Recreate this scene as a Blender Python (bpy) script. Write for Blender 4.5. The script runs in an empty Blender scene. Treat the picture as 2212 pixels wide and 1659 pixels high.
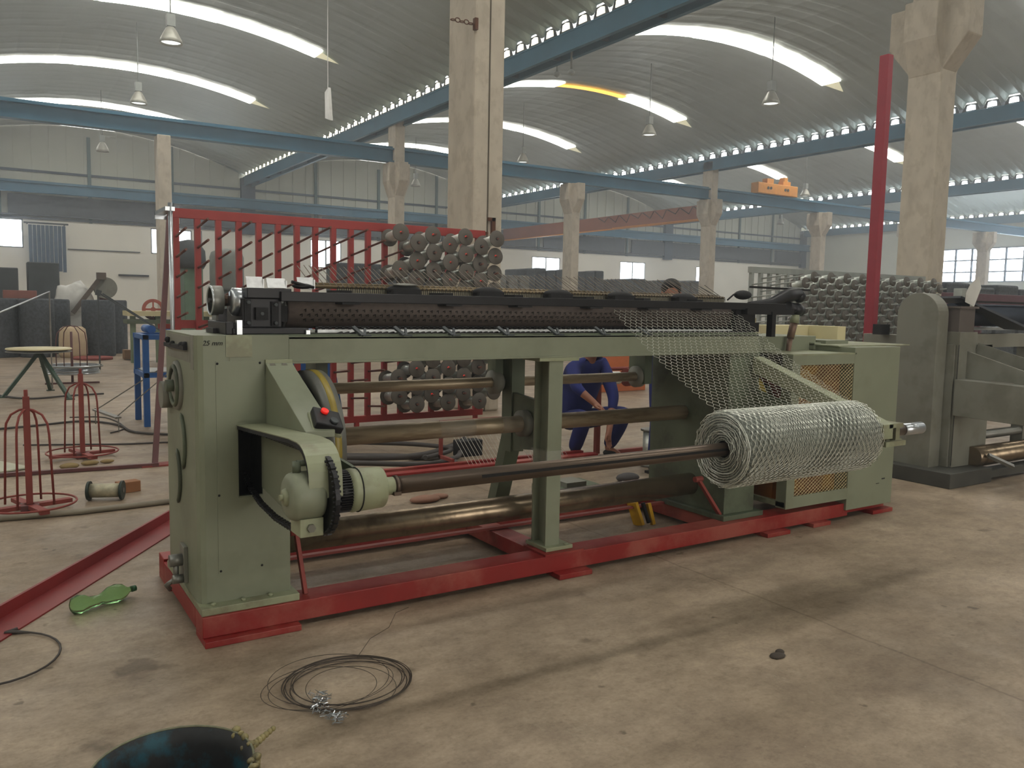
import bpy, bmesh, math, random
from mathutils import Vector, Matrix, Quaternion
random.seed(7)
PI = math.pi
C = bpy.context.scene.collection

# ------------------------------------------------------------------ camera
SC = bpy.context.scene
cam = bpy.data.cameras.new('camera'); cam.sensor_width = 36.0; cam.lens = 29.10
cam.clip_start = 0.05; cam.clip_end = 400
co = bpy.data.objects.new('camera', cam); C.objects.link(co)
X_ = Vector((0.844, -0.536, 0.019)); D_ = Vector((0.535, 0.839, -0.096))
D_.normalize(); X_ = (X_ - D_ * X_.dot(D_)).normalized(); U_ = X_.cross(D_).normalized()
m = Matrix((X_, U_, -D_)).transposed().to_4x4(); m.translation = Vector((0, 0, 1.6))
co.matrix_world = m
SC.camera = co

# ------------------------------------------------------------------ world, light, exposure
SC.view_settings.view_transform = 'Standard'; SC.view_settings.look = 'None'
SC.view_settings.gamma = 1.0; SC.view_settings.use_curve_mapping = False
SC.view_settings.exposure = 0.52
SC.cycles.max_bounces = 6; SC.cycles.diffuse_bounces = 3; SC.cycles.glossy_bounces = 2; SC.cycles.transmission_bounces = 6
SC.cycles.use_adaptive_sampling = True; SC.cycles.adaptive_threshold = 0.07; SC.cycles.adaptive_min_samples = 16
SC.cycles.caustics_reflective = False; SC.cycles.caustics_refractive = False
W = bpy.data.worlds.new('sky'); SC.world = W; W.use_nodes = True
bg = W.node_tree.nodes['Background']; bg.inputs[0].default_value = (1.0, 0.98, 0.94, 1); bg.inputs[1].default_value = 2.5
SKY_E = 9.0      # daylight that comes through the translucent roof strips
WIN_E = 9.0      # daylight in the wall windows

def lin(c):
    return tuple(((v / 12.92) if v <= 0.04045 else ((v + 0.055) / 1.055) ** 2.4) for v in c)

def area(name, loc, rot, sx, sy, power, col=(1.0, 0.95, 0.87)):
    l = bpy.data.lights.new(name, 'AREA'); l.shape = 'RECTANGLE'; l.size = sx; l.size_y = sy
    l.energy = power; l.color = col
    o = bpy.data.objects.new(name, l); C.objects.link(o); o.location = loc; o.rotation_euler = rot
    return o
# unseen warm fill light added behind the camera, well outside the frame
area('rear_fill_light', (4.0, -11.5, 3.0), (math.radians(80), 0, 0), 9, 5, 420)

# ------------------------------------------------------------------ materials
MATS = {}
def mat(name, rgb, rough=0.6, metal=0.0, var=0.12, scale=6.0, bump=0.0, rgb2=None, mix=0.0, mscale=2.0, spec=0.5, stretch=None, edge=(0.5, 0.62)):
    if name in MATS: return MATS[name]
    mt = bpy.data.materials.new(name); mt.use_nodes = True; nt = mt.node_tree; N = nt.nodes; L = nt.links
    b = N['Principled BSDF']; b.inputs['Roughness'].default_value = rough; b.inputs['Metallic'].default_value = metal
    b.inputs['Specular IOR Level'].default_value = spec
    base = lin(rgb)
    tc = N.new('ShaderNodeTexCoord'); src = tc.outputs['Object']
    if stretch:
        mp = N.new('ShaderNodeMapping'); mp.inputs['Scale'].default_value = stretch; L.new(src, mp.inputs[0]); src = mp.outputs[0]
    n = N.new('ShaderNodeTexNoise'); n.inputs['Scale'].default_value = scale; n.inputs['Detail'].default_value = 6; L.new(src, n.inputs['Vector'])
    r = N.new('ShaderNodeValToRGB')
    r.color_ramp.elements[0].position = 0.3; r.color_ramp.elements[1].position = 0.7
    r.color_ramp.elements[0].color = tuple(v * (1 - var) for v in base) + (1,)
    r.color_ramp.elements[1].color = tuple(min(1, v * (1 + var)) for v in base) + (1,)
    L.new(n.outputs[0], r.inputs[0]); out = r.outputs[0]
    if rgb2:
        n2 = N.new('ShaderNodeTexNoise'); n2.inputs['Scale'].default_value = mscale; n2.inputs['Detail'].default_value = 8; n2.inputs['Roughness'].default_value = 0.65
        L.new(src, n2.inputs['Vector'])
        r2 = N.new('ShaderNodeValToRGB'); r2.color_ramp.elements[0].position = edge[0]; r2.color_ramp.elements[1].position = edge[1]
        L.new(n2.outputs[0], r2.inputs[0])
        mm = N.new('ShaderNodeMath'); mm.operation = 'MULTIPLY'; mm.inputs[1].default_value = mix; L.new(r2.outputs[0], mm.inputs[0])
        mx = N.new('ShaderNodeMix'); mx.data_type = 'RGBA'; L.new(mm.outputs[0], mx.inputs[0]); L.new(out, mx.inputs[6])
        mx.inputs[7].default_value = lin(rgb2) + (1,); out = mx.outputs[2]
    L.new(out, b.inputs['Base Color'])
    if bump:
        bp = N.new('ShaderNodeBump'); bp.inputs['Strength'].default_value = bump; bp.inputs['Distance'].default_value = 0.02
        L.new(n.outputs[0], bp.inputs['Height']); L.new(bp.outputs[0], b.inputs['Normal'])
    MATS[name] = mt; return mt

def glow(name, rgb, e):
    if name in MATS: return MATS[name]
    mt = bpy.data.materials.new(name); mt.use_nodes = True; b = mt.node_tree.nodes['Principled BSDF']
    b.inputs['Base Color'].default_value = lin(rgb) + (1,); b.inputs['Emission Color'].default_value = lin(rgb) + (1,)
    b.inputs['Emission Strength'].default_value = e; b.inputs['Roughness'].default_value = 0.5
    MATS[name] = mt; return mt

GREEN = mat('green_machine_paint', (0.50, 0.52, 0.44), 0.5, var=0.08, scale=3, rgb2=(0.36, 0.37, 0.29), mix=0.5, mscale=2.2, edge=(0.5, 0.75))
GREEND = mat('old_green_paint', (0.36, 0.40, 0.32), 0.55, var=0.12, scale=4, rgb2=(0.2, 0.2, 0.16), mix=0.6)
GREENL = mat('worn_green_plate', (0.56, 0.58, 0.47), 0.45, var=0.1, scale=8, rgb2=(0.42, 0.38, 0.3), mix=0.5, mscale=5)
RED = mat('red_frame_paint', (0.52, 0.10, 0.09), 0.5, var=0.1, scale=5, rgb2=(0.62, 0.34, 0.29), mix=0.7, mscale=1.6, edge=(0.48, 0.6))
REDR = mat('red_rack_paint', (0.62, 0.20, 0.19), 0.5, var=0.08)
REDP = mat('red_primer', (0.52, 0.22, 0.19), 0.6, var=0.12, scale=8)
MAROON = mat('maroon_paint', (0.36, 0.2, 0.2), 0.5, var=0.12)
ROLLER = mat('wrapped_steel_roller', (0.64, 0.58, 0.48), 0.42, 0.35, var=0.22, scale=5, stretch=(0.8, 6, 6), rgb2=(0.42, 0.35, 0.27), mix=0.6, mscale=3, bump=0.15)
OILED = mat('oiled_steel_roller', (0.54, 0.48, 0.40), 0.27, 0.75, var=0.12, scale=12, stretch=(1.3, 1, 1), rgb2=(0.30, 0.24, 0.18), mix=0.6, mscale=7, bump=0.05)
SHAFT = mat('dark_steel_shaft', (0.38, 0.33, 0.29), 0.36, 0.75, var=0.2, scale=6, stretch=(0.6, 4, 4))
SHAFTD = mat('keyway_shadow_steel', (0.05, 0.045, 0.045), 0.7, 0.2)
BLACK = mat('black_oily_iron', (0.095, 0.095, 0.11), 0.42, 0.35, var=0.25, scale=10)
BLACKR = mat('matt_black_iron', (0.11, 0.11, 0.12), 0.75, 0.1, var=0.25, scale=12, bump=0.2)
DRUM = mat('brown_black_drum_steel', (0.36, 0.32, 0.30), 0.6, 0.2, var=0.2, scale=12, stretch=(2, 4, 4))
STEEL = mat('bright_steel', (0.74, 0.76, 0.78), 0.28, 0.9, var=0.12, scale=10)
STEELD = mat('dull_steel', (0.5, 0.5, 0.48), 0.45, 0.7, var=0.15)
GALV = mat('galvanised_wire', (0.83, 0.84, 0.80), 0.38, 0.5, var=0.15, scale=30)
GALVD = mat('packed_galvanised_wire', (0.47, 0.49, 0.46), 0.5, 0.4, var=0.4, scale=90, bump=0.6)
CONC = mat('precast_concrete', (0.74, 0.705, 0.64), 0.85, var=0.10, scale=1.6, stretch=(2, 2, 1.3), rgb2=(0.62, 0.58, 0.51), mix=0.45, mscale=2.4, bump=0.25)
BLUEB = mat('blue_steel_beam', (0.15, 0.38, 0.48), 0.55, var=0.12, scale=1.0)
BLUED = mat('dark_blue_steel', (0.17, 0.24, 0.30), 0.6, var=0.12, scale=1.0)
TEAL = mat('teal_mullion_paint', (0.26, 0.37, 0.36), 0.6, var=0.1)
BLUE = mat('bright_blue_paint', (0.10, 0.34, 0.60), 0.45, var=0.1)
GREYM = mat('grey_machine_paint', (0.50, 0.50, 0.46), 0.55, var=0.07, scale=2.5, rgb2=(0.38, 0.37, 0.32), mix=0.5, mscale=2)
GREYR = mat('grey_rack_paint', (0.58, 0.60, 0.58), 0.6)
FLANGE = mat('grey_bobbin_flange', (0.36, 0.34, 0.31), 0.55, 0.3, var=0.12)
WOUND = mat('wound_bright_wire', (0.84, 0.86, 0.83), 0.35, 0.5, var=0.2, scale=60, stretch=(1, 8, 1))
CREAM = mat('cream_sheet_metal', (0.80, 0.76, 0.60), 0.5, var=0.05)
YELL = mat('yellow_plastic', (0.80, 0.62, 0.08), 0.45, var=0.1)
REDG = glow('red_plastic_glow', (0.9, 0.12, 0.08), 0.25)  # slight glow added to plain red plastic of button and hubs, no lamp
ORNG = mat('orange_crane_paint', (0.86, 0.57, 0.14), 0.5, var=0.08)
ORNGD = mat('dull_orange_crane_paint', (0.56, 0.32, 0.20), 0.6, var=0.12, scale=1)
ORB = mat('orange_board', (0.76, 0.42, 0.24), 0.7, var=0.08)
NAVY = mat('navy_work_cloth', (0.12, 0.16, 0.42), 0.85, var=0.2, scale=5, bump=0.3)
SKIN = mat('skin', (0.60, 0.40, 0.31), 0.55, var=0.06)
HAIR = mat('black_hair', (0.06, 0.05, 0.05), 0.6)
ROOFM = mat('grey_roof_sheet', (0.60, 0.64, 0.61), 0.5, 0.15, var=0.06, scale=0.5)
WALLW = mat('white_wall_render', (0.90, 0.89, 0.84), 0.85, var=0.05, scale=0.5)
WALLU = mat('grey_wall_sheet', (0.74, 0.75, 0.69), 0.7, var=0.06, scale=0.4)
DKMESH = mat('packed_dark_netting', (0.27, 0.29, 0.31), 0.65, 0.4, var=0.45, scale=14, bump=0.7)
DKGREY = mat('dark_grey_metal', (0.26, 0.28, 0.29), 0.6, 0.2, var=0.2, scale=3)
CLOTHB = mat('blue_grey_curtain', (0.22, 0.30, 0.38), 0.8, var=0.2, scale=3)
WHITEP = mat('white_plastic_film', (0.78, 0.78, 0.76), 0.35, var=0.08, bump=0.3)
CABLE = mat('grey_rubber_cable', (0.24, 0.22, 0.21), 0.6, var=0.15)
WOOD = mat('brown_wood', (0.50, 0.38, 0.26), 0.7, var=0.15, scale=10)
CARD = mat('cream_paper_bundle', (0.74, 0.66, 0.54), 0.8, var=0.12, scale=5)
WIREB = mat('dark_iron_wire', (0.28, 0.25, 0.22), 0.55, 0.5, var=0.1)
SKYL = glow('translucent_roof_sheet', (1.0, 0.985, 0.95), SKY_E)
SKYO = glow('aged_translucent_sheet', (1.0, 0.74, 0.32), 1.6)
SKYE = glow('translucent_sheet_end', (0.86, 0.84, 0.70), 0.5)
GAPGLOW = glow('corrugation_gap_glow', (0.93, 0.97, 1.0), 6.0)  # emissive stand-in for daylight leaking in at the gutters
GAPGLOW1 = glow('dim_corrugation_gap_glow', (0.92, 0.90, 0.80), 2.2)
WING = glow('daylit_window_pane', (0.90, 0.95, 1.0), WIN_E)
LAMPG = glow('lamp_glass', (0.95, 0.97, 0.95), 1.4)
LED = glow('red_led_digits', (1.0, 0.08, 0.08), 3.0)

# floor : trowelled concrete with stains, scuffs and sawn joints
def floor_mat():
    mt = bpy.data.materials.new('stained_concrete_floor'); mt.use_nodes = True; nt = mt.node_tree; N = nt.nodes; L = nt.links
    b = N['Principled BSDF']
    tc = N.new('ShaderNodeTexCoord'); P = tc.outputs['Object']
    def noise(sc, det, rough=0.6, stretch=None, off=0):
        src = P
        mp = N.new('ShaderNodeMapping'); mp.inputs['Location'].default_value = (off, off * 0.7, 0)
        if stretch: mp.inputs['Scale'].default_value = stretch
        L.new(src, mp.inputs[0])
        n = N.new('ShaderNodeTexNoise'); n.inputs['Scale'].default_value = sc; n.inputs['Detail'].default_value = det; n.inputs['Roughness'].default_value = rough
        L.new(mp.outputs[0], n.inputs['Vector']); return n.outputs[0]
    def ramp(src, a, c, ca, cb):
        r = N.new('ShaderNodeValToRGB'); r.color_ramp.elements[0].position = a; r.color_ramp.elements[1].position = c
        r.color_ramp.elements[0].color = tuple(ca) + (1,); r.color_ramp.elements[1].color = tuple(cb) + (1,); L.new(src, r.inputs[0]); return r.outputs[0]
    def mult(a, bb, f=1.0):
        mx = N.new('ShaderNodeMix'); mx.data_type = 'RGBA'; mx.blend_type = 'MULTIPLY'; mx.inputs[0].default_value = f
        L.new(a, mx.inputs[6]); L.new(bb, mx.inputs[7]); return mx.outputs[2]
    c1 = lin((0.665, 0.60, 0.52)); c2 = lin((0.57, 0.505, 0.43))
    col = ramp(noise(1.1, 8, 0.62), 0.35, 0.65, c2, c1)
    col = mult(col, ramp(noise(0.55, 6, 0.7, None, 13), 0.36, 0.60, (0.68, 0.65, 0.62), (1, 1, 1)))
    col = mult(col, ramp(noise(5.0, 8, 0.7, (1, 1.6, 1), 5), 0.33, 0.60, (0.74, 0.72, 0.70), (1.08, 1.08, 1.07)))
    col = mult(col, ramp(noise(60, 3, 0.5), 0.3, 0.7, (0.9, 0.9, 0.9), (1.06, 1.06, 1.06)))
    col = mult(col, ramp(noise(3.2, 4, 0.5, (1, 1, 1), 41), 0.28, 0.345, (0.55, 0.53, 0.5), (1, 1, 1)))
    col = mult(col, ramp(noise(22, 6, 0.8, (1, 1.3, 1), 61), 0.34, 0.50, (0.80, 0.79, 0.77), (1.04, 1.04, 1.04)))
    col = mult(col, ramp(noise(9, 3, 0.5, None, 91), 0.24, 0.29, (0.45, 0.43, 0.4), (1, 1, 1)))
    # light plaster-like scuffs
    s = ramp(noise(4.0, 9, 0.8, (1, 0.45, 1), 77), 0.60, 0.74, (0, 0, 0), (0.5, 0.5, 0.5))
    mx = N.new('ShaderNodeMix'); mx.data_type = 'RGBA'; L.new(s, mx.inputs[0]); L.new(col, mx.inputs[6]); mx.inputs[7].default_value = lin((0.72, 0.68, 0.6)) + (1,)
    col = mx.outputs[2]
    s = ramp(noise(30, 5, 0.7, (1, 0.5, 1), 17), 0.68, 0.76, (0, 0, 0), (0.55, 0.55, 0.55))
    mx = N.new('ShaderNodeMix'); mx.data_type = 'RGBA'; L.new(s, mx.inputs[0]); L.new(col, mx.inputs[6]); mx.inputs[7].default_value = lin((0.78, 0.75, 0.69)) + (1,)
    col = mx.outputs[2]
    # wandering sawn joints, one every 3.1 m in x and every 5.6 m in y
    sep = N.new('ShaderNodeSeparateXYZ'); L.new(P, sep.inputs[0])
    wob = noise(1.6, 5, 0.6, None, 3)
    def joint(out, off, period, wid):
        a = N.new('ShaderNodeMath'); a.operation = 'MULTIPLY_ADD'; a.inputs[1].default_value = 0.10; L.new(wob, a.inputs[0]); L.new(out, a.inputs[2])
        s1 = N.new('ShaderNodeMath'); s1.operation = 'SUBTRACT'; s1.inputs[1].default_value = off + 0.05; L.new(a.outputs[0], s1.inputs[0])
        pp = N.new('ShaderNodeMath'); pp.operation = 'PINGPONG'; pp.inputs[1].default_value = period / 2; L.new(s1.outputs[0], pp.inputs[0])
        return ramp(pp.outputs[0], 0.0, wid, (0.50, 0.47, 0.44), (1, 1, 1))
    col = mult(col, joint(sep.outputs[0], 1.39, 6.2, 0.012), 0.75)
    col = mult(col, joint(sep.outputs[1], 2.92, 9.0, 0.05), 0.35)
    L.new(col, b.inputs['Base Color'])
    rr = ramp(noise(2.5, 6, 0.6, None, 9), 0.3, 0.7, (0.42,) * 3, (0.68,) * 3); L.new(rr, b.inputs['Roughness'])
    bp = N.new('ShaderNodeBump'); bp.inputs['Strength'].default_value = 0.12; bp.inputs['Distance'].default_value = 0.01
    L.new(noise(25, 6), bp.inputs['Height']); L.new(bp.outputs[0], b.inputs['Normal'])
    return mt
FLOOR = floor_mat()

def bottle_mat():
    mt = bpy.data.materials.new('green_bottle_plastic'); mt.use_nodes = True; b = mt.node_tree.nodes['Principled BSDF']
    b.inputs['Base Color'].default_value = lin((0.70, 0.93, 0.66)) + (1,); b.inputs['Transmission Weight'].default_value = 0.9
    b.inputs['Roughness'].default_value = 0.12; b.inputs['IOR'].default_value = 1.2; return mt
BOTTLE = bottle_mat()
def film_mat():
    mt = bpy.data.materials.new('clear_wrap_film'); mt.use_nodes = True; b = mt.node_tree.nodes['Principled BSDF']
    b.inputs['Base Color'].default_value = (0.9, 0.9, 0.86, 1); b.inputs['Alpha'].default_value = 0.14; b.inputs['Roughness'].default_value = 0.15
    return mt
FILM = film_mat()

# ------------------------------------------------------------------ mesh builder
ORG = {}
class MB:
    def __init__(s): s.v = []; s.f = []; s.sm = []
    def add(s, vs, fs, smooth=False):
        o = len(s.v); s.v += [tuple(v) for v in vs]; s.f += [tuple(i + o for i in f) for f in fs]; s.sm += [smooth] * len(fs); return s
    def box(s, x0, x1, y0, y1, z0, z1):
        vs = [(x, y, z) for z in (z0, z1) for y in (y0, y1) for x in (x0, x1)]
        return s.add(vs, [(0, 2, 3, 1), (4, 5, 7, 6), (0, 1, 5, 4), (2, 6, 7, 3), (0, 4, 6, 2), (1, 3, 7, 5)])
    def cbox(s, c, d, rot=None):
        vs = [Vector((x * d[0] / 2, y * d[1] / 2, z * d[2] / 2)) for z in (-1, 1) for y in (-1, 1) for x in (-1, 1)]
        if rot is not None: vs = [rot @ v for v in vs]
        vs = [v + Vector(c) for v in vs]
        return s.add(vs, [(0, 2, 3, 1), (4, 5, 7, 6), (0, 1, 5, 4), (2, 6, 7, 3), (0, 4, 6, 2), (1, 3, 7, 5)])
    def bar(s, p, q, w, h, up=(0, 0, 1)):
        p = Vector(p); q = Vector(q); d = (q - p); L = d.length; d.normalize(); up = Vector(up)
        if abs(d.dot(up)) > 0.98: up = Vector((0, 1, 0))
        a = d.cross(up).normalized(); b = a.cross(d).normalized()
        vs = []
        for t in (p, q):
            for i, j in ((-1, -1), (1, -1), (1, 1), (-1, 1)): vs.append(t + a * (i * w / 2) + b * (j * h / 2))
        return s.add(vs, [(0, 3, 2, 1), (4, 5, 6, 7), (0, 1, 5, 4), (1, 2, 6, 5), (2, 3, 7, 6), (3, 0, 4, 7)])
    def tube(s, pts, r, n=8, closed=False, caps=True):
        pts = [Vector(p) for p in pts]; k = len(pts); vs = []; fs = []
        rs = r if isinstance(r, (list, tuple)) else [r] * k
        prev = None
        for i, p in enumerate(pts):
            a = pts[(i - 1) % k] if (closed or i > 0) else p
            b = pts[(i + 1) % k] if (closed or i < k - 1) else p
            d = (b - a).normalized()
            if prev is None:
                up = Vector((0, 0, 1)) if abs(d.z) < 0.9 else Vector((1, 0, 0)); u = d.cross(up).normalized()
            else:
                u = (prev - d * prev.dot(d)); u = u.normalized() if u.length > 1e-6 else d.orthogonal().normalized()
            prev = u; w = d.cross(u)
            for j in range(n):
                t = 2 * PI * j / n; vs.append(p + (u * math.cos(t) + w * math.sin(t)) * rs[i])
        for i in range(k if closed else k - 1):
            for j in range(n):
                a = i * n + j; b = i * n + (j + 1) % n; c = ((i + 1) % k) * n + (j + 1) % n; d = ((i + 1) % k) * n + j
                fs.append((a, b, c, d))
        s.add(vs, fs, n > 5)
        if caps and not closed:
            o = len(s.v) - k * n
            s.f.append(tuple(o + j for j in reversed(range(n)))); s.sm.append(False)
            s.f.append(tuple(o + (k - 1) * n + j for j in range(n))); s.sm.append(False)
        return s
    def cyl(s, p, q, r, n=24, r2=None): return s.tube([p, q], [r, r if r2 is None else r2], n)
    def lathe(s, prof, c=(0, 0, 0), axis='z', n=28):
        vs = []; fs = []; k = len(prof)
        for (r, h) in prof:
            for j in range(n):
                t = 2 * PI * j / n; a = r * math.cos(t); b = r * math.sin(t)
                v = {'z': (a, b, h), 'x': (h, a, b), 'y': (b, h, a)}[axis]
                vs.append((v[0] + c[0], v[1] + c[1], v[2] + c[2]))
        for i in range(k - 1):
            for j in range(n):
                fs.append((i * n + j, i * n + (j + 1) % n, (i + 1) * n + (j + 1) % n, (i + 1) * n + j))
        return s.add(vs, fs, True)
    def prism(s, poly, plane, a, b):
        n = len(poly)
        def P(u, v, w): return {'yz': (w, u, v), 'xz': (u, w, v), 'xy': (u, v, w)}[plane]
        vs = [P(u, v, a) for u, v in poly] + [P(u, v, b) for u, v in poly]
        fs = [tuple(range(n))[::-1], tuple(range(n, 2 * n))] + [(i, (i + 1) % n, n + (i + 1) % n, n + i) for i in range(n)]
        return s.add(vs, fs)
    def ring(s, c, R, r, axis='z', n=32, m=6, sx=1, sy=1):
        pts = []
        for j in range(n):
            t = 2 * PI * j / n; a = R * math.cos(t) * sx; b = R * math.sin(t) * sy
            v = {'z': (a, b, 0), 'x': (0, a, b), 'y': (a, 0, b)}[axis]; pts.append((c[0] + v[0], c[1] + v[1], c[2] + v[2]))
        return s.tube(pts, r, m, closed=True)
    def ball(s, c, r, n=10, k=6, sc=(1, 1, 1)):
        vs = []; fs = []
        for i in range(k + 1):
            ph = PI * i / k
            for j in range(n):
                t = 2 * PI * j / n
                vs.append((c[0] + r * sc[0] * math.sin(ph) * math.cos(t), c[1] + r * sc[1] * math.sin(ph) * math.sin(t), c[2] + r * sc[2] * math.cos(ph)))
        for i in range(k):
            for j in range(n): fs.append((i * n + j, (i + 1) * n + j, (i + 1) * n + (j + 1) % n, i * n + (j + 1) % n))
        return s.add(vs, fs, True)
    def mesh(s, name, mt, org=(0, 0, 0), bevel=0):
        me = bpy.data.meshes.new(name)
        me.from_pydata([(v[0] - org[0], v[1] - org[1], v[2] - org[2]) for v in s.v], [], s.f); me.validate(verbose=False)
        me.polygons.foreach_set('use_smooth', (s.sm + [False] * len(me.polygons))[:len(me.polygons)])
        bm = bmesh.new(); bm.from_mesh(me); bmesh.ops.recalc_face_normals(bm, faces=bm.faces); bm.to_mesh(me); bm.free()
        me.materials.append(mt); me.update(); return me
    def build(s, name, mt, parent=None, bevel=0, **tags):
        org = ORG.get(parent.name, (0, 0, 0)) if parent else (0, 0, 0)
        if parent is None and s.v:
            xs = [v[0] for v in s.v]; ys = [v[1] for v in s.v]; org = ((min(xs) + max(xs)) / 2, (min(ys) + max(ys)) / 2, min(v[2] for v in s.v))
        o = bpy.data.objects.new(name, s.mesh(name, mt, org)); C.objects.link(o)
        if parent: o.parent = parent
        else: o.location = org
        ORG[o.name] = org
        if bevel:
            b = o.modifiers.new('bevel', 'BEVEL'); b.width = bevel; b.segments = 2; b.limit_method = 'ANGLE'
        for k, v in tags.items(): o[k] = v
        return o

def thing(name, label, cat, loc, group=None):
    o = bpy.data.objects.new(name, None); C.objects.link(o); o.location = loc; ORG[o.name] = tuple(loc)
    o.empty_display_size = 0.1
    o['label'] = label; o['category'] = cat
    if group: o['group'] = group
    return o
def tag(o, label, cat, group=None, kind=None):
    o['label'] = label; o['category'] = cat
    if group: o['group'] = group
    if kind: o['kind'] = kind
    return o
def struct(o): o['kind'] = 'structure'; return o
def share(name, me, parent, loc=(0, 0, 0), rot=None):
    o = bpy.data.objects.new(name, me); C.objects.link(o); o.location = loc
    if rot: o.rotation_euler = rot
    if parent: o.parent = parent
    return o

# ================================================================== THE HALL
GX = [-4.1 + 20.6 * k for k in range(5)]      # valley gutters
ZG = 10.4; YB = 62.3; YF = -14.0
def vault(x, cx): return ZG + 2.25 * (1 - ((x - cx) / 10.3) ** 2)

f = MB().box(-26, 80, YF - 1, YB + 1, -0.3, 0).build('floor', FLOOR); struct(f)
bays = [6.2 + 20.6 * k for k in range(-1, 4)]
STRIPY = [-5, 5, 15, 25, 34.7, 44.8, 54.4]
# corrugated barrel roof sheets, one object per bay; corrugations run from gutter to gutter
for bi, cx in enumerate(bays):
    vs = []; fs = []
    prof = []
    y = YF
    while y < YB:
        prof += [(y, 0.0), (y + 0.16, 0.0), (y + 0.30, 1.0), (y + 0.76, 1.0)]
        y += 0.90
    prof.append((YB, 0.0))
    xs = [cx + u for u in (-10.0, -9.6, -9.1, -8.5, -7.5, -6.2, -4.6, -3, -1.5, 0, 1.5, 3, 4.6, 6.2, 7.5, 8.5, 9.1, 9.6, 10.0)]; nx = len(xs) - 1
    for (yy, dz) in prof:
        for x in xs: vs.append((x, yy, vault(x, cx) + dz * (0.016 + 0.224 * max(0, (abs(x - cx) - 7.5) / 2.5) ** 1.5)))
    k = nx + 1
    for i in range(len(prof) - 1):
        for j in range(nx): fs.append((i * k + j, i * k + j + 1, (i + 1) * k + j + 1, (i + 1) * k + j))
    o = MB().add(vs, fs, False).build('ceiling', ROOFM); struct(o)
    # translucent strips
    for yi, ys in enumerate(STRIPY):
        if cx < 0 and yi > 3: pass
        t = struct_strip = bpy.data.objects.new('roof_light_strip', None); C.objects.link(t); t.location = (cx, ys, ZG); ORG[t.name] = (cx, ys, ZG); t['kind'] = 'structure'
        for si, (a, b2) in enumerate(((-6.0, -2.2), (-2.2, 2.0), (2.0, 6.0))):
            narrow = (yi == 4 and si == 1 and bi == 2) or (yi == 3 and si == 1 and bi == 4)
            w = 0.22 if narrow else 0.5
            n = 5; vv = []; ff = []
            for i in range(n + 1):
                x = cx + a + (b2 - a) * i / n; z = vault(x, cx) - 0.03 - 0.02 * (si == 1)
                vv += [(x, ys - w, z), (x, ys + w, z), (x, ys + w, z - 0.02), (x, ys - w, z - 0.02)]
            for i in range(n):
                for q in range(4):
                    ff.append((i * 4 + q, i * 4 + (q + 1) % 4, (i + 1) * 4 + (q + 1) % 4, (i + 1) * 4 + q))
            ff += [(0, 1, 2, 3), (n * 4 + 3, n * 4 + 2, n * 4 + 1, n * 4)]
            MB().add(vv, ff).build('translucent_sheet', SKYO if narrow else SKYL, t)
        x = cx + 6.0; MB().add([(x, ys - .4, vault(x, cx) - .04), (x, ys + .4, vault(x, cx) - .04), (x + .9, ys, vault(x + .9, cx) - .04)], [(0, 1, 2)]).build('sheet_end', SKYE, t)

# valley gutters (blue steel) with glowing patches added for daylight at the corrugation ends
for gi, gx in enumerate(GX):
    g = bpy.data.objects.new('gutter_beam', None); C.objects.link(g); g.location = (gx, 0, ZG); ORG[g.name] = (gx, 0, ZG); g['kind'] = 'structure'
    MB().box(gx - .32, gx + .32, YF, YB, ZG - 0.06, ZG - 0.01).box(gx - .30, gx - .24, YF, YB, ZG - .62, ZG - .06).box(gx + .24, gx + .30, YF, YB, ZG - .62, ZG - .06) \
        .box(gx - .36, gx - .2, YF, YB, ZG - .66, ZG - .6).box(gx + .2, gx + .36, YF, YB, ZG - .66, ZG - .6).build('steel_channel', BLUEB, g)
    mb = MB(); y = YF
    br = MB(); cl = MB()
    while y < YB - 1:
        for sd in (-1, 1):
            x = gx + sd * .31; zz = vault(gx + sd * .31, gx + sd * 10.3)
            cl.prism([(y + .14, ZG), (y + .92, ZG), (y + .78, ZG + .30), (y + .28, ZG + .30)], 'yz', x - .01, x + .01)
            mb.prism([(y + .33, ZG + .03), (y + .73, ZG + .03), (y + .70, ZG + .22), (y + .53, ZG + .26), (y + .36, ZG + .22)], 'yz', x - .03 if sd < 0 else x + .011, x - .011 if sd < 0 else x + .03)
        y += 0.9
    mb.build('gap_glow_patch', GAPGLOW1 if gi == 1 else GAPGLOW, g, kind='stuff'); cl.build('sky_block_strip', DKGREY, g, kind='stuff')  # patches glow for leaking daylight; dark strips added to block the sky
    y = YF + 1.2
    while y < YB:
        br.box(gx - .24, gx + .24, y, y + .05, ZG - .6, ZG - .08); y += 2.6
    br.box(gx - .24, gx + .24, YF, YB, ZG - .12, ZG - .08).build('stiffener', BLUED, g, kind='stuff')

# crane runways and columns
def runway(y, x0, x1):
    r = MB().box(x0, x1, y - .22, y + .22, 8.62, 8.68).box(x0, x1, y - .22, y + .22, 8.05, 8.11).box(x0, x1, y - .05, y + .05, 8.11, 8.62)
    r.box(x0, x1, y - .05, y + .05, 8.68, 8.78)
    tag(r.build('crane_runway_beam', BLUEB), 'blue steel crane runway beam on the %s row of columns' % ('near' if y < 40 else 'far'), 'beam')
runway(36.3, -14, 78); runway(61.2, -14, 78)

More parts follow.
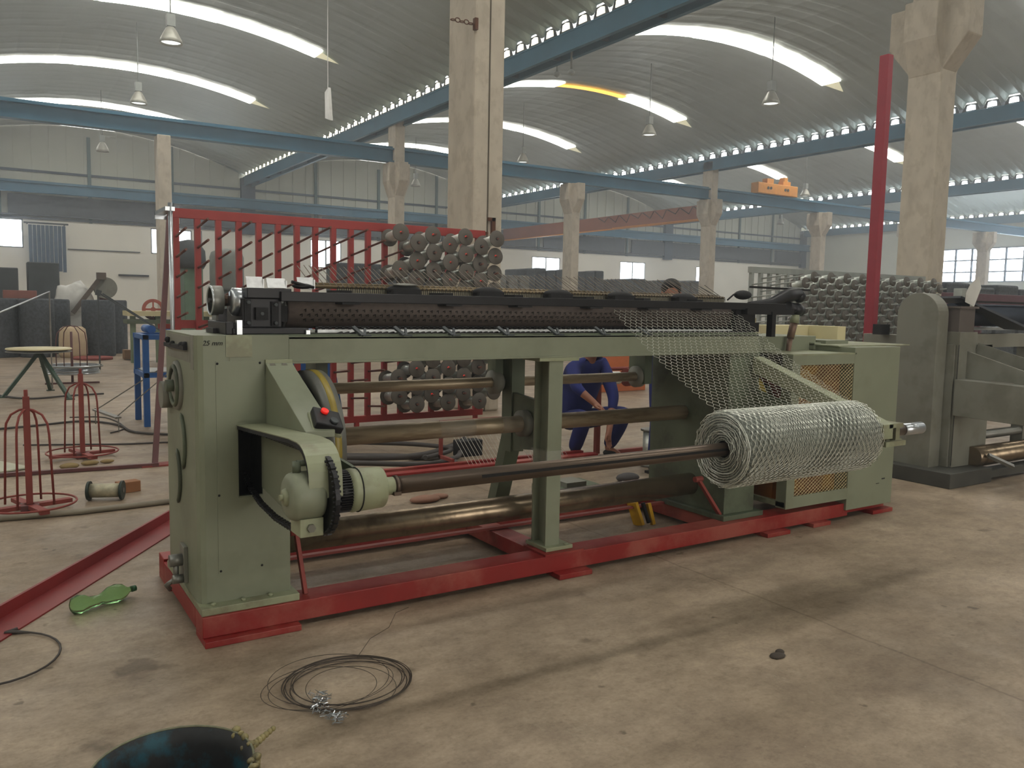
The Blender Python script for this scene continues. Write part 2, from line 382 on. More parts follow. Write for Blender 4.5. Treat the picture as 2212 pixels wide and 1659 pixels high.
def column(x, y, top, haunch=(6.7, 8.05), label='', w=0.5, d=0.8, hw=.45, both=True):
    t = thing('concrete_column', label, 'column', (x + w / 2, y + d / 2, 0))
    MB().box(x, x + w, y, y + d, 0, top).build('shaft', CONC, t, bevel=0.03)
    if haunch:
        a, b = haunch; m_ = a + (b - a) * .45
        h = MB().prism([(y + .02, a), (y + d - .02, a), (y + d + hw, m_), (y + d + hw, b), (y - hw, b), (y - hw, m_)], 'yz', x + .02, x + w - .02)
        h.build('haunch', CONC, t, bevel=0.03)
        h = MB().prism([(x, a - .05), (x + w, a - .05), (x + w + .28, m_), (x + w + .28, b), (x - .28, b), (x - .28, m_)], 'xz', y + .01, y + d - .01)
        h.build('haunch', CONC, t, bevel=0.03)
    return t
c = column(6.0, 10.55, 10.3, (7.2, 8.0), 'big pale concrete column rising behind the bobbins of the red rack')
# formwork seam and rusty clamp on the big column
MB().box(6.235, 6.255, 10.54, 10.56, 0, 7.2).build('seam', mat('column_seam', (0.36, 0.33, 0.28), 0.9), c)
MB().box(6.3, 6.36, 10.5, 10.55, 2.55, 2.85).box(6.24, 6.36, 10.5, 10.56, 2.8, 2.85).box(6.2, 6.23, 10.49, 10.55, 2.6, 2.64).build('bracket', mat('rusty_iron', (.36, .22, .14), .8), c)
ch = MB()
for i in range(5): ch.ring((5.93 - .07 * i, 10.56, 5.52 + (.01 if i % 2 else 0)), .03, .008, 'y' if i % 2 else 'z', 10, 5, 1.3)
ch.box(5.97, 6.02, 10.5, 10.57, 5.44, 5.6).build('chain', mat('rusty_iron', (.36, .22, .14), .8), c)
column(16.9, 10.2, 10.3, (6.6, 8.05), 'wide concrete column with a flared head at the right, behind the arched grey plate', w=.57, d=.75, hw=.5)
lab = {0: 'far slim concrete column at the left, carrying the blue runway', 1: 'far concrete column with a stepped haunch just left of the big column',
       2: 'far concrete column with a hexagonal head right of the big column', 3: 'far concrete column crossing the orange crane girder',
       4: 'far concrete column with a hexagonal head between the red pole and the crane girder', 5: 'far concrete column behind the wide flared column', 6: 'far concrete column at the right beside the bright side windows'}
for k in range(7):
    x = 6.05 + 10.25 * k
    column(x, 36.0, 10.3 if k % 2 else 8.05, (6.5, 8.03) if k else None, lab[k], w=.5, d=.8)

# walls
wb = bpy.data.objects.new('wall_back', None); C.objects.link(wb); wb.location = (27, YB, 0); ORG[wb.name] = (27, YB, 0); wb['kind'] = 'structure'
WINS = [(-1.5, 2.3, 4.6, 6.45), (9.9, 10.4, 4.6, 6.35), (11.3, 12.6, 4.6, 6.35), (13.0, 13.3, 4.2, 6.35), (21.2, 23.7, 4.1, 6.25), (41.6, 44.7, 4.1, 5.9), (51.8, 55.0, 3.6, 5.9), (61.9, 62.7, 4.2, 5.8)]
def wall_pieces(mb, x0, x1, z0, z1, wins):
    xs = sorted(set([x0, x1] + [w[0] for w in wins] + [w[1] for w in wins]))
    for a, b in zip(xs, xs[1:]):
        w = [q for q in wins if q[0] <= a and q[1] >= b]
        if w: mb.box(a, b, YB, YB + .3, z0, w[0][2]); mb.box(a, b, YB, YB + .3, w[0][3], z1)
        else: mb.box(a, b, YB, YB + .3, z0, z1)
wall_pieces(MB_ := MB(), -26, 80, 0, 6.55, WINS); MB_.build('white_wall', WALLW, wb)
# sheeted upper wall with ribs
vs = []; fs = []; n = 0; x = -26.0
u = MB()
while x < 80:
    u.box(x, x + .9, YB + .08, YB + .16, 6.55, 12.6); u.box(x + .9, x + 1.0, YB + .02, YB + .16, 6.55, 12.6); x += 1.0
u.build('wall_sheeting', WALLU, wb, kind='stuff')
MB().box(-26, 80, YB - .12, YB + .1, 6.46, 6.62).box(-26, 80, YB - .3, YB + .1, 6.68, 6.74).build('ledge', DKGREY, wb)
MB().box(-26, 80, YB - .06, YB + .05, 9.45, 9.6).build('girt', BLUED, wb)
x = -24.7; i = 0
while x < 80:
    if i % 4 == 0: MB().box(x - .5, x + .5, YB - .35, YB, 6.3, 10.3).build('wall_column', BLUED, wb)
    else: MB().box(x - .1, x + .1, YB - .1, YB + .05, 6.42, 12.0).build('mullion', TEAL, wb)
    x += 2.575 * 1.0 if False else 5.15; i += 1
for k in range(-2, 8):
    x = 6.2 + 10.3 * k
    MB().box(x - 4.7, x + 4.7, YB - .25, YB - .1, 6.75, 8.0).build('vent_panel', DKGREY, wb)
for i, (a, b, z0, z1) in enumerate(WINS):
    w = bpy.data.objects.new('window_%d' % (i + 1), None); C.objects.link(w); w.location = ((a + b) / 2, YB, z0); ORG[w.name] = tuple(w.location); w['kind'] = 'structure'
    MB().box(a, b, YB + .15, YB + .18, z0, z1).build('pane', WING, w)
    fr = MB().box(a, b, YB + .02, YB + .14, z0, z0 + .08).box(a, b, YB + .02, YB + .14, z1 - .08, z1).box(a, a + .08, YB + .02, YB + .14, z0, z1).box(b - .08, b, YB + .02, YB + .14, z0, z1)
    if b - a > 2: fr.box((a + b) / 2 - .06, (a + b) / 2 + .06, YB + .02, YB + .14, z0, z1)
    fr.build('window_frame', STEELD, w)
# right side wall with a big window grid
RX = 78.6
wr = struct(MB().box(RX, RX + .3, YF, YB, 0, 4.5).box(RX, RX + .3, YF, YB, 7.6, 12.6).box(RX, RX + .3, 46.2, YB, 4.5, 7.6).box(RX, RX + .3, YF, 20, 4.5, 7.6).build('wall_right', WALLU))
w = bpy.data.objects.new('window_9', None); C.objects.link(w); w.location = (RX, 33, 4.5); ORG[w.name] = (RX, 33, 4.5); w['kind'] = 'structure'
y = 20
while y < 46:
    for z0, z1 in ((4.5, 5.4), (5.45, 6.5), (6.55, 7.6)):
        MB().box(RX + .1, RX + .13, y + .08, y + 1.45, z0, z1).build('pane', WING, w)
    y += 1.55
fr = MB(); y = 20
while y < 46.5: fr.box(RX, RX + .12, y - .08, y + .08, 4.5, 7.6); y += 1.55
for z in (4.5, 5.42, 6.52, 7.6): fr.box(RX, RX + .12, 20, 46.2, z - .06, z + .06)
fr.build('window_frame', BLUED, w)
struct(MB().box(-26, -25.7, YF, YB, 0, 12.6).build('wall_left', WALLW))
struct(MB().box(-26, 80, YF - .3, YF, 0, 12.6).build('wall_front', WALLW))

# ================================================================== THE NETTING MACHINE
M = thing('netting_machine', 'long green wire netting machine on a red base frame', 'machine', (3.4, 4.4, 0))
def part(mb, name, mt, parent=None, bevel=0, **k): return mb.build(name, mt, parent or M, bevel, **k)

# red base frame
b = part(MB().box(.80, 5.55, 3.87, 4.03, .03, .13), 'front_beam', RED, bevel=.004)
for x0, x1, y0 in ((.80, 1.25, 3.82), (2.78, 3.02, 3.80), (4.58, 4.82, 3.81), (5.1, 5.3, 3.83), (5.86, 6.12, 3.86)):
    part(MB().box(x0, x1, y0, y0 + .2, 0, .03), 'foot_plate', RED, b, bevel=.003)
part(MB().box(.80, 5.9, 4.85, 5.0, .03, .14), 'rear_beam', RED, bevel=.004)
for x in (.80, 2.74, 4.3, 5.75):
    part(MB().box(x, x + .14, 4.032, 4.848, .03, .125), 'cross_beam', RED, bevel=.003)
part(MB().box(5.55, 6.1, 3.93, 4.7, .03, .09), 'end_plate', RED)
part(MB().box(.80, .95, 4.7, 5.0, 0, .03).box(4.3, 4.5, 4.9, 5.1, 0, .03), 'rear_foot', RED)
part(MB().box(2.72, 3.0, 3.865, 4.1, .13, .142), 'pad', RED)
# leaning red keeper bars on the front beam
for p, q in (((1.285, 4.01, .44), (1.315, 3.96, .13)), ((4.09, 4.02, .43), (4.32, 4.0, .13))):
    k = part(MB().bar(p, q, .032, .02, (1, 0, 0)), 'keeper_bar', REDP, bevel=.002)
    part(MB().cyl((p[0] - .03, p[1], p[2]), (p[0] + .035, p[1], p[2]), .02, 12), 'sleeve', REDP, k)

# left cabinet
bp_ = part(MB().box(.80, 1.262, 3.885, 4.74, .13, .165), 'base_plate', GREENL, bevel=.003)
for x in (.86, 1.0, 1.13): part(MB().cyl((x, 3.92, .165), (x, 3.92, .176), .012, 6), 'bolt', GREENL, bp_)
cb = MB()
X0, X1, Y0, Y1, Z0, Z1 = .805, 1.236, 3.95, 4.66, .165, 1.43
hx0, hx1, hz0, hz1 = .992, 1.105, .665, 1.005
cb.prism([(X0 + .035, Y0), (X0 + .012, Y0 + .012), (X0, Y0 + .035), (X0, Y1), (X0 + .012, Y1), (X0 + .012, Y0 + .04), (X0 + .04, Y0 + .012)], 'xy', Z0, Z1)
cb.box(X0 + .034, hx0, Y0, Y0 + .012, Z0, Z1).box(hx1, X1, Y0, Y0 + .012, Z0, Z1).box(hx0, hx1, Y0, Y0 + .012, Z0, hz0).box(hx0, hx1, Y0, Y0 + .012, hz1, Z1)
cb.box(X1 - .012, X1, Y0 + .012, Y1, Z0, Z1).box(X0, X1, Y1, Y1 + .012, Z0, Z1).box(X0 + .012, X1 - .012, Y0 + .012, Y1, Z1 - .012, Z1)
cab = part(cb, 'left_cabinet', GREEN)
part(MB().box(hx0 - .06, hx1 + .06, Y0 + .25, Y0 + .26, hz0 - .05, hz1 + .05).box(hx0 - .02, hx0 - .01, Y0 + .02, Y0 + .25, hz0 - .05, hz1 + .05).box(hx1 + .01, hx1 + .02, Y0 + .02, Y0 + .25, hz0 - .05, hz1 + .05), 'slot_lining', BLACKR, cab)
pn = MB().box(.893, hx0 - .004, Y0 - .003, Y0, .302, 1.312).box(hx0 - .004, 1.103, Y0 - .003, Y0, .302, hz0 - .004).box(hx0 - .004, 1.103, Y0 - .003, Y0, hz1 + .02, 1.312)
ap = part(pn, 'access_panel', GREEN, cab)
for x, z in ((.90, 1.300), (1.096, 1.300), (.90, .68), (.903, .315), (1.096, .315)): part(MB().ball((x, Y0 - .004, z), .006, 8, 4, (1, .5, 1)), 'screw', BLACKR, ap)
part(MB().box(.955, .957, Y0 - .0035, Y0 - .001, 1.31, 1.43).box(.94, 1.06, Y0 - .004, Y0, 1.33, 1.432), 'stained_plate', GREENL, cab)
part(MB().box(X0 - .004, X0, 4.05, 4.6, 1.30, 1.42).box(X0 - .003, X0, 3.99, 4.05, 1.27, 1.43), 'side_cover', GREYM, cab)
sb = MB()
for y, z in ((4.12, 1.38), (4.2, 1.375), (4.42, 1.37), (4.55, 1.385)): sb.ball((X0 - .012, y, z), .016, 8, 5)
sb.bar((X0 - .015, 4.1, 1.365), (X0 - .015, 4.6, 1.36), .018, .02)
part(sb, 'linkage', BLACKR, cab)
bh = part(MB().lathe([(0, -.02), (.06, -.02), (.075, -.012), (.122, -.012), (.125, 0), (.125, .005)], (X0 - .004, 4.36, 1.165), 'x', 32), 'bearing_housing', GREYM, cab)
part(MB().ring((X0 - .02, 4.36, 1.165), .095, .012, 'x', 28, 6).cyl((X0 - .06, 4.36, 1.165), (X0, 4.36, 1.165), .03, 16), 'bearing_seal', GREEND, bh)
part(MB().cyl((X0 - .05, 4.56, 1.10), (X0, 4.56, 1.10), .07, 20), 'hub_cap', GREYM, bh)
for (yc, zc, R_, t0, t1) in ((4.35, .89, .16, 115, 235), (4.48, .70, .16, 120, 240)):
    pts = [(X0 - .006, yc + R_ * math.cos(math.radians(t)) , zc + R_ * math.sin(math.radians(t))) for t in range(t0, t1 + 1, 12)]
    part(MB().tube(pts, [.003] + [.011] * (len(pts) - 2) + [.003], 6), 'slot_edge', GREEND, cab)
vl = part(MB().box(X0 - .02, X0, 4.2, 4.30, .20, .38), 'valve_plate', GREYM, cab, bevel=.002)
part(MB().cyl((X0 - .08, 4.24, .31), (X0 - .01, 4.24, .31), .03, 14).cyl((X0 - .05, 4.24, .31), (X0 - .05, 4.24, .20), .014, 10).tube([(X0 - .05, 4.24, .22), (X0 - .09, 4.27, .18), (X0 - .07, 4.3, .15)], .012, 8).cyl((X0 - .07, 4.22, .22), (X0 - .02, 4.22, .22), .022, 10), 'grease_valve', STEELD, vl)
# hand-written size on the cabinet
def text(s, name, mt, parent, size, loc, rot, ext=.0006):
    cu = bpy.data.curves.new(name, 'FONT'); cu.body = s; cu.size = size; cu.extrude = ext; cu.materials.append(mt); cu.shear = .25
    o = bpy.data.objects.new(name, cu); C.objects.link(o)
    og = ORG.get(parent.name, (0, 0, 0)) if parent else (0, 0, 0)
    me = bpy.data.meshes.new_from_object(o); bpy.data.objects.remove(o); o = bpy.data.objects.new(name, me); C.objects.link(o); o['kind'] = 'stuff'
    o.location = Vector(loc) - Vector(og); o.rotation_euler = rot
    if parent: o.parent = parent
    return o
text('25 mm', 'hand_written_size', BLACKR, cab, .032, (.835, Y0 - .0045, 1.385), (PI / 2, 0, 0))

# top beams and posts
tb = part(MB().box(1.237, 4.55, 3.95, 3.962, 1.30, 1.422).box(1.237, 4.55, 3.95, 4.09, 1.41, 1.422).box(1.237, 4.55, 3.942, 4.09, 1.292, 1.304), 'top_beam', GREEN, bevel=.002)
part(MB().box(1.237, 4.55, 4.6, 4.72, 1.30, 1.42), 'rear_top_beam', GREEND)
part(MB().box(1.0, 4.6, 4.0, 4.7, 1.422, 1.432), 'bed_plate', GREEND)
cp = part(MB().box(2.775, 2.875, 3.95, 3.962, .165, 1.275).box(2.775, 2.875, 4.088, 4.10, .165, 1.275).box(2.82, 2.832, 3.962, 4.088, .165, 1.275), 'centre_post', GREEN)
part(MB().box(2.70, 2.985, 3.94, 4.12, 1.272, 1.292), 'cap_plate', GREENL, cp, bevel=.002)
part(MB().box(2.755, 2.95, 3.91, 4.13, .142, .165).cyl((2.91, 3.93, .165), (2.91, 3.93, .172), .014, 6), 'foot_plate', GREENL, cp, bevel=.002)
part(MB().box(2.765, 2.885, 3.945, 4.105, .60, .74), 'wrap_film', FILM, cp)
# inner bearing stand
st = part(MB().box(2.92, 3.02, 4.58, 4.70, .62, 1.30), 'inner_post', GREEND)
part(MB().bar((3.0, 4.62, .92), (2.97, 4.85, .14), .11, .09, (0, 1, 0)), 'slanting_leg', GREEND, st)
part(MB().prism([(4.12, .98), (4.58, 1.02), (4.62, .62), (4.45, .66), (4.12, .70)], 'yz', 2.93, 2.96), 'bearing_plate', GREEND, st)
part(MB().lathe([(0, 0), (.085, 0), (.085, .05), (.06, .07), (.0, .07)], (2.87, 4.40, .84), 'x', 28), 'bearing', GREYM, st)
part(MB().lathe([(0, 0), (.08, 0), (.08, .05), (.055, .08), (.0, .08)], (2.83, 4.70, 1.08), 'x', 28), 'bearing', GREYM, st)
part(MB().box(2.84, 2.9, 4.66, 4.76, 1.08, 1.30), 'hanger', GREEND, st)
# bearing hangers at both ends of the rollers
for (x, y, z, r) in ((1.60, 4.70, 1.08, .085), (4.10, 4.70, 1.08, .08), (4.42, 4.40, .84, .09)):
    h = part(MB().box(x, x + .07, y - .09, y + .09, z - .05, 1.30), 'roller_hanger', GREEND)
    part(MB().lathe([(0, 0), (r, 0), (r, .05), (r * .7, .08), (0, .08)], (x - .02, y, z), 'x', 26), 'bearing', GREYM, h)
# rollers
r = part(MB().cyl((1.42, 4.40, .838), (4.46, 4.40, .838), .052, 28), 'middle_roller', ROLLER)
part(MB().cyl((2.28, 4.40, .838), (2.52, 4.40, .838), .055, 28), 'wrap_film', FILM, r)
part(MB().cyl((2.72, 4.40, .838), (2.86, 4.40, .838), .055, 28), 'wrap_film', FILM, r)
part(MB().cyl((1.50, 4.70, 1.08), (4.16, 4.70, 1.08), .034, 22), 'upper_roller', ROLLER)
part(MB().cyl((1.24, 4.30, .325), (4.35, 4.30, .325), .078, 32), 'lower_roller', OILED)
part(MB().box(1.4, 4.3, 4.52, 4.56, .13, .145).box(1.4, 4.3, 4.83, 4.85, .13, .16), 'ledge_strip', REDP)
# brake wheel behind the cabinet
wh = part(MB().lathe([(.30, 0), (.36, 0), (.36, .085), (.30, .085), (.30, 0)], (1.30, 3.93, .90), 'x', 48), 'brake_wheel', STEELD)
part(MB().lathe([(.05, .03), (.30, .03), (.30, .05), (.05, .05)], (1.30, 3.93, .90), 'x', 40), 'wheel_disc', BLACK, wh)
part(MB().lathe([(.361, .03), (.363, .032), (.363, .06), (.361, .062)], (1.30, 3.93, .90), 'x', 48), 'yellow_band', mat('ochre_grease', (.55, .48, .16), .4), wh)
# winder support arm, left: triangular cover under the shoulder of the cabinet
arm = part(MB().prism([(3.95, 1.305), (3.95, .985), (3.43, 1.04), (3.36, 1.02), (3.36, 1.05), (3.88, 1.27)], 'yz', 1.12, 1.25), 'winder_arm', GREEN, bevel=.003)
part(MB().box(1.12, 1.25, 3.936, 3.95, 1.245, 1.315), 'mount_plate', GREENL, arm, bevel=.002)
for x in (1.148, 1.205): part(MB().cyl((x, 3.936, 1.283), (x, 3.915, 1.283), .017, 6), 'bolt', GREYM, arm)
part(MB().prism([(3.95, 1.0), (3.30, .985), (3.02, .98), (2.97, .87), (3.0, .74), (3.10, .68), (3.42, .655), (3.95, .70)], 'yz', 1.10, 1.115), 'arm_plate', GREEN, arm)
# push-button box resting on the arm
bx = thing('push_button_box', 'small black push-button box with one red button lying on the winder arm', 'switch', (1.24, 3.42, 1.055))
rot = Matrix.Rotation(math.radians(14), 3, 'Y') @ Matrix.Rotation(math.radians(-28), 3, 'X') if False else Matrix.Rotation(math.radians(16), 3, 'Y') @ Matrix.Rotation(math.radians(30), 3, 'X')
ctr = Vector((1.235, 3.42, 1.085))
MB().cbox(ctr, (.125, .12, .035), rot).build('case', BLACK, bx, bevel=.006)
MB().cbox(ctr + rot @ Vector((0, 0, -.026)), (.135, .13, .016), rot).build('back_case', GREENL, bx, bevel=.003)
q = ctr + rot @ Vector((-.015, .03, .018)); q2 = ctr + rot @ Vector((-.015, .03, .03))
MB().cyl(q, q2, .017, 18).build('red_button', REDG, bx)['label'] = 'red mushroom button'
q = ctr + rot @ Vector((.02, -.025, .018)); q2 = ctr + rot @ Vector((.02, -.025, .028))
MB().cyl(q, q2, .018, 18).build('grey_button', DKGREY, bx)
# chain guard, chain, sprocket, clutch
gx0, gx1 = .985, 1.115
prof = [(3.97, 1.008), (3.16, 1.062)]
for t in range(0, 91, 15): prof.append((3.06 - .14 * math.sin(math.radians(t)), .935 + .127 * math.cos(math.radians(t))))
prof.append((2.915, .872))
vs = []; fs = []
for (y, z) in prof: vs += [(gx0, y, z), (gx1, y, z), (gx1, y + .002, z - .004), (gx0, y + .002, z - .004)]
for i in range(len(prof) - 1):
    for q in range(4): fs.append((i * 4 + q, i * 4 + (q + 1) % 4, i * 4 + 4 + (q + 1) % 4, i * 4 + 4 + q))
g = part(MB().add(vs, fs), 'chain_guard', GREENL)
vs = []; fs = []
for (y, z) in prof: vs += [(gx0 + .002, y, z), (gx0 + .002, y + .012, z - .022)]
for i in range(len(prof) - 1): fs.append((i * 2, i * 2 + 1, i * 2 + 3, i * 2 + 2))
part(MB().add(vs, fs), 'guard_lip', BLACKR, g)
AY, AZ = 3.0, .868
# chain loop
cp_ = []
for y, z in ((4.15, .955), (3.8, .985), (3.4, 1.0)): cp_.append((1.068, y, z))
for t in range(90, -91, -12): cp_.append((1.068, AY - .148 * math.cos(math.radians(t)), AZ + .148 * math.sin(math.radians(t))))
for y, z in ((3.10, .69), (3.25, .655), (3.42, .638), (3.62, .63), (3.85, .645), (4.02, .68), (4.15, .73)): cp_.append((1.068, y, z))
def along(pts, step):
    out = []; pts = [Vector(p) for p in pts]; acc = 0
    for a, b in zip(pts, pts[1:]):
        d = (b - a); L = d.length; t = acc
        while t < L: out.append((a + d * (t / L), d.normalized())); t += step
        acc = t - L
    return out
chn = MB()
for i, (p, d) in enumerate(along(cp_, .019)):
    w = .020 if i % 2 else .027
    chn.bar(p - d * .011, p + d * .011, w, .017, (1, 0, 0))
    chn.cyl(p - Vector((.016, 0, 0)), p + Vector((.016, 0, 0)), .005, 6)
part(chn, 'drive_chain', BLACK, kind='stuff')
def gear(mb, x0, x1, R_, n, tooth, c=(AY, AZ)):
    mb.cyl((x0, c[0], c[1]), (x1, c[0], c[1]), R_ - tooth, 40)
    for i in range(n):
        t = 2 * PI * i / n; d = Vector((0, math.cos(t), math.sin(t))); u = Vector((0, -math.sin(t), math.cos(t)))
        p = Vector((0, c[0], c[1]))
        w = PI * R_ / n * .55
        vs = [p + d * (R_ - tooth * 1.3) + u * w, p + d * (R_ - tooth * 1.3) - u * w, p + d * R_ - u * w * .55, p + d * R_ + u * w * .55]
        mb.add([v + Vector((x0, 0, 0)) for v in vs] + [v + Vector((x1, 0, 0)) for v in vs], [(0, 1, 2, 3), (7, 6, 5, 4), (0, 4, 5, 1), (1, 5, 6, 2), (2, 6, 7, 3), (3, 7, 4, 0)])
    return mb
part(gear(MB(), 1.060, 1.076, .156, 44, .016), 'chain_sprocket', BLACK)
gr = part(gear(MB(), 1.112, 1.160, .083, 46, .008), 'clutch_gear', BLACK, bevel=0)
part(MB().lathe([(0, -.006), (.055, -.006), (.066, 0), (.066, .002)], (1.112, AY, AZ), 'x', 30).cyl((1.10, AY, AZ), (1.112, AY, AZ), .012, 12), 'gear_face', STEELD, gr)
hb = part(MB().lathe([(0, .0), (.070, .0), (.086, .012), (.092, .03), (.092, .115), (.086, .128), (.04, .128)], (.925, AY, AZ), 'x', 40), 'bearing_housing', GREEN)
part(MB().lathe([(0, -.012), (.03, -.012), (.034, 0), (.034, .01)], (.925, AY, AZ), 'x', 24).cyl((.9, AY, AZ), (.92, AY, AZ), .012, 6), 'cap', GREENL, hb)
part(MB().box(.96, 1.05, AY - .055, AY + .06, .72, .79), 'foot_block', GREENL, hb, bevel=.003)
part(MB().cyl((1.0, AY - .055, .755), (1.0, AY - .07, .755), .016, 6), 'bolt', GREYM, hb)
part(MB().cyl((.965, AY + .0, .955), (.965, AY, 1.0), .016, 12).cyl((.965, AY, .992), (1.05, AY, .992), .012, 10), 'grease_pipe', GREEND, hb)
cl = part(MB().lathe([(.05, 0), (.083, .0), (.086, .02), (.083, .04), (.085, .045), (.081, .14), (.078, .145), (.036, .145)], (1.160, AY, AZ), 'x', 44), 'clutch_drum', GREENL)
part(MB().ring((1.20, AY, AZ), .0855, .0025, 'x', 44, 5), 'groove', BLACKR, cl)
part(MB().prism([(3.95, .99), (3.12, .955), (3.04, .95), (3.04, .80), (3.2, .78), (3.95, .80)], 'yz', 1.2, 1.215), 'clutch_arm', GREEND, cl)
part(MB().lathe([(.036, 0), (.036, .05), (.03, .055)], (1.305, AY, AZ), 'x', 24), 'coupling', GREENL)
part(MB().box(1.345, 1.375, AY - .042, AY + .03, .835, .85).cyl((1.36, AY, AZ), (1.375, AY, AZ), .04, 20), 'shaft_clamp', SHAFT)
# winding shaft with its long keyway
sh = part(MB().cyl((1.355, AY, AZ), (4.95, AY, AZ), .0355, 28), 'winding_shaft', SHAFT)
a = math.radians(-152)
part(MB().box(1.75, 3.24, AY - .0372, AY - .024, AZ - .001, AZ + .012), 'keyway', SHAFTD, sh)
part(MB().cyl((4.80, AY, AZ), (5.0, AY, AZ), .038, 24), 'bright_end', STEEL, sh)

# right pedestal, right winder arm and guards
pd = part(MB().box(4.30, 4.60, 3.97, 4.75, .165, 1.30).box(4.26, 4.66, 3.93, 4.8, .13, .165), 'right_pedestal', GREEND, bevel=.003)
part(MB().prism([(3.95, 1.27), (3.95, 1.16), (2.93, .835), (2.93, .925)], 'yz', 4.50, 4.60), 'right_winder_arm', GREENL, bevel=.003)
part(MB().box(4.56, 4.70, 2.93, 3.12, .90, .925).box(4.66, 4.70, 2.95, 3.08, .80, .90).cyl((4.62, 3.0, .80), (4.78, 3.0, .80), .02, 12).box(4.52, 4.72, 2.92, 2.95, .79, .82), 'shaft_bracket', GREENL)
part(MB().prism([(3.95, 1.05), (3.95, .80), (3.1, .78), (3.1, .83)], 'yz', 4.53, 4.545), 'arm_web', GREEND)
gy = 3.85
gd = MB().box(4.80, 4.885, gy, gy + .012, .17, 1.275).box(4.885, 5.50, gy, gy + .012, 1.205, 1.275).box(4.885, 5.50, gy, gy + .012, .17, .255)
gd.box(4.80, 4.812, gy + .012, gy + .09, .17, 1.275)
fr = part(gd, 'guard_frame', GREEN)
part(MB().box(4.80, 5.52, gy, 4.55, 1.275, 1.285), 'guard_top', GREENL)
part(MB().box(4.80, 4.84, gy + .012, 4.35, .18, .215).box(4.80, 4.84, 4.3, 4.35, .215, .5), 'lower_rail', GREENL)
# diamond mesh infill
dm = MB(); s_ = .052
def diamond(mb, x0, x1, z0, z1, y, px, pz, r):
    import itertools
    W_ = x1 - x0; H_ = z1 - z0; sl = pz / px
    k = -int(H_ / pz) - 2
    while z0 + k * pz < z1 + W_ * sl:
        for sg in (1, -1):
            # line z = c + sg*sl*(x-x0)
            cst = z0 + k * pz if sg == 1 else z0 + k * pz
            pts = []
            def zat(x): return cst + sg * sl * (x - x0)
            xa, xb = x0, x1
            za, zb = zat(xa), zat(xb)
            def clipx(zv): return x0 + (zv - cst) / (sg * sl)
            cand = []
            lo = max(x0, min(clipx(z0), clipx(z1))); hi = min(x1, max(clipx(z0), clipx(z1)))
            if hi - lo > .005: mb.tube([(lo, y + (.001 if sg == 1 else -.001), zat(lo)), (hi, y + (.001 if sg == 1 else -.001), zat(hi))], r, 3, caps=False)
        k += 1
diamond(dm, 4.885, 5.50, .255, 1.205, gy + .006, .040, .027, .0017)
part(dm, 'diamond_mesh', mat('cream_wire_mesh', (.88, .84, .66), .5, .0), fr, kind='stuff')
sc_ = part(MB().box(5.50, 6.07, gy, 4.75, .08, 1.325), 'right_cabinet', GREEN, bevel=.003)
part(MB().box(5.48, 6.4, 3.98, 4.75, 1.325, 1.333), 'cabinet_top', GREENL, sc_)
part(MB().box(5.93, 5.97, gy - .002, gy, .28, .29).box(5.80, 5.81, gy - .002, gy, .45, .48).box(5.86, 5.9, gy - .0015, gy, .25, .255), 'scratches', BLACKR, sc_)
# orange motor and pulley behind the mesh
part(MB().cyl((4.95, 4.25, .78), (5.4, 4.25, .78), .20, 28).box(4.95, 5.35, 4.1, 4.5, .14, .60), 'orange_motor', mat('ochre_motor_paint', (.72, .46, .18), .5))
part(MB().box(4.90, 5.49, 3.96, 3.98, .16, 1.20), 'brown_inner_cover', mat('orange_brown_cover', (.44, .29, .18), .55, var=.25, scale=5, rgb2=(.60, .44, .14), mix=.8, mscale=3))
part(MB().lathe([(.10, 0), (.16, 0), (.16, .06), (.1, .06)], (4.90, 4.2, .95), 'x', 24), 'motor_pulley', REDP)
part(MB().lathe([(.24, 0), (.27, 0), (.27, .06), (.24, .06)], (4.66, 4.25, .90), 'x', 36), 'drive_wheel', YELL if False else mat('ochre_grease', (.55, .48, .16), .4))
part(MB().box(4.62, 5.45, 4.62, 4.66, .14, 1.26), 'rear_cover', BLACKR)
# housings on top at the right
part(MB().box(4.60, 5.56, 4.25, 4.75, 1.275, 1.395).box(4.95, 4.97, 4.24, 4.25, 1.29, 1.33).box(5.48, 5.56, 4.2, 4.25, 1.29, 1.345), 'top_housing', GREEN, bevel=.003)
part(MB().box(5.66, 6.27, 4.80, 5.0, 1.30, 1.463).box(6.17, 6.28, 4.5, 4.80, 1.30, 1.463), 'cream_side_panel', CREAM, bevel=.003)
part(MB().box(5.62, 5.9, 4.2, 4.5, 1.333, 1.36), 'lid', GREEN)
# universal joint shaft rising to the guide bar
uj = part(MB().tube([(5.16, 4.2, 1.20), (5.19, 4.2, 1.38)], [.018, .022], 14).tube([(5.19, 4.2, 1.38), (5.225, 4.2, 1.50)], [.028, .03], 14), 'joint_shaft', mat('rusty_brown_steel', (.45, .36, .3), .5, .4))
part(MB().tube([(5.225, 4.2, 1.495), (5.24, 4.2, 1.57)], [.036, .03], 16), 'joint_sleeve', GREENL, uj)
part(MB().ball((5.245, 4.2, 1.60), .055, 14, 9, (1.1, 1, .9)).cyl((5.14, 4.2, 1.62), (5.3, 4.2, 1.59), .042, 14), 'joint_head', BLACK, uj)
part(MB().tube([(4.72, 4.2, 1.62), (4.95, 4.2, 1.64), (5.12, 4.2, 1.70), (5.26, 4.2, 1.72)], [.03, .04, .05, .045], 12).ball((5.27, 4.2, 1.70), .05, 12, 8), 'drive_arm', BLACK, uj)
part(MB().bar((4.78, 4.25, 1.76), (5.45, 4.25, 1.752), .02, .015), 'pull_rod', BLACK, uj)
part(MB().bar((5.18, 4.24, 1.765), (5.32, 4.24, 1.763), .02, .01), 'bright_rod_end', STEEL, uj)

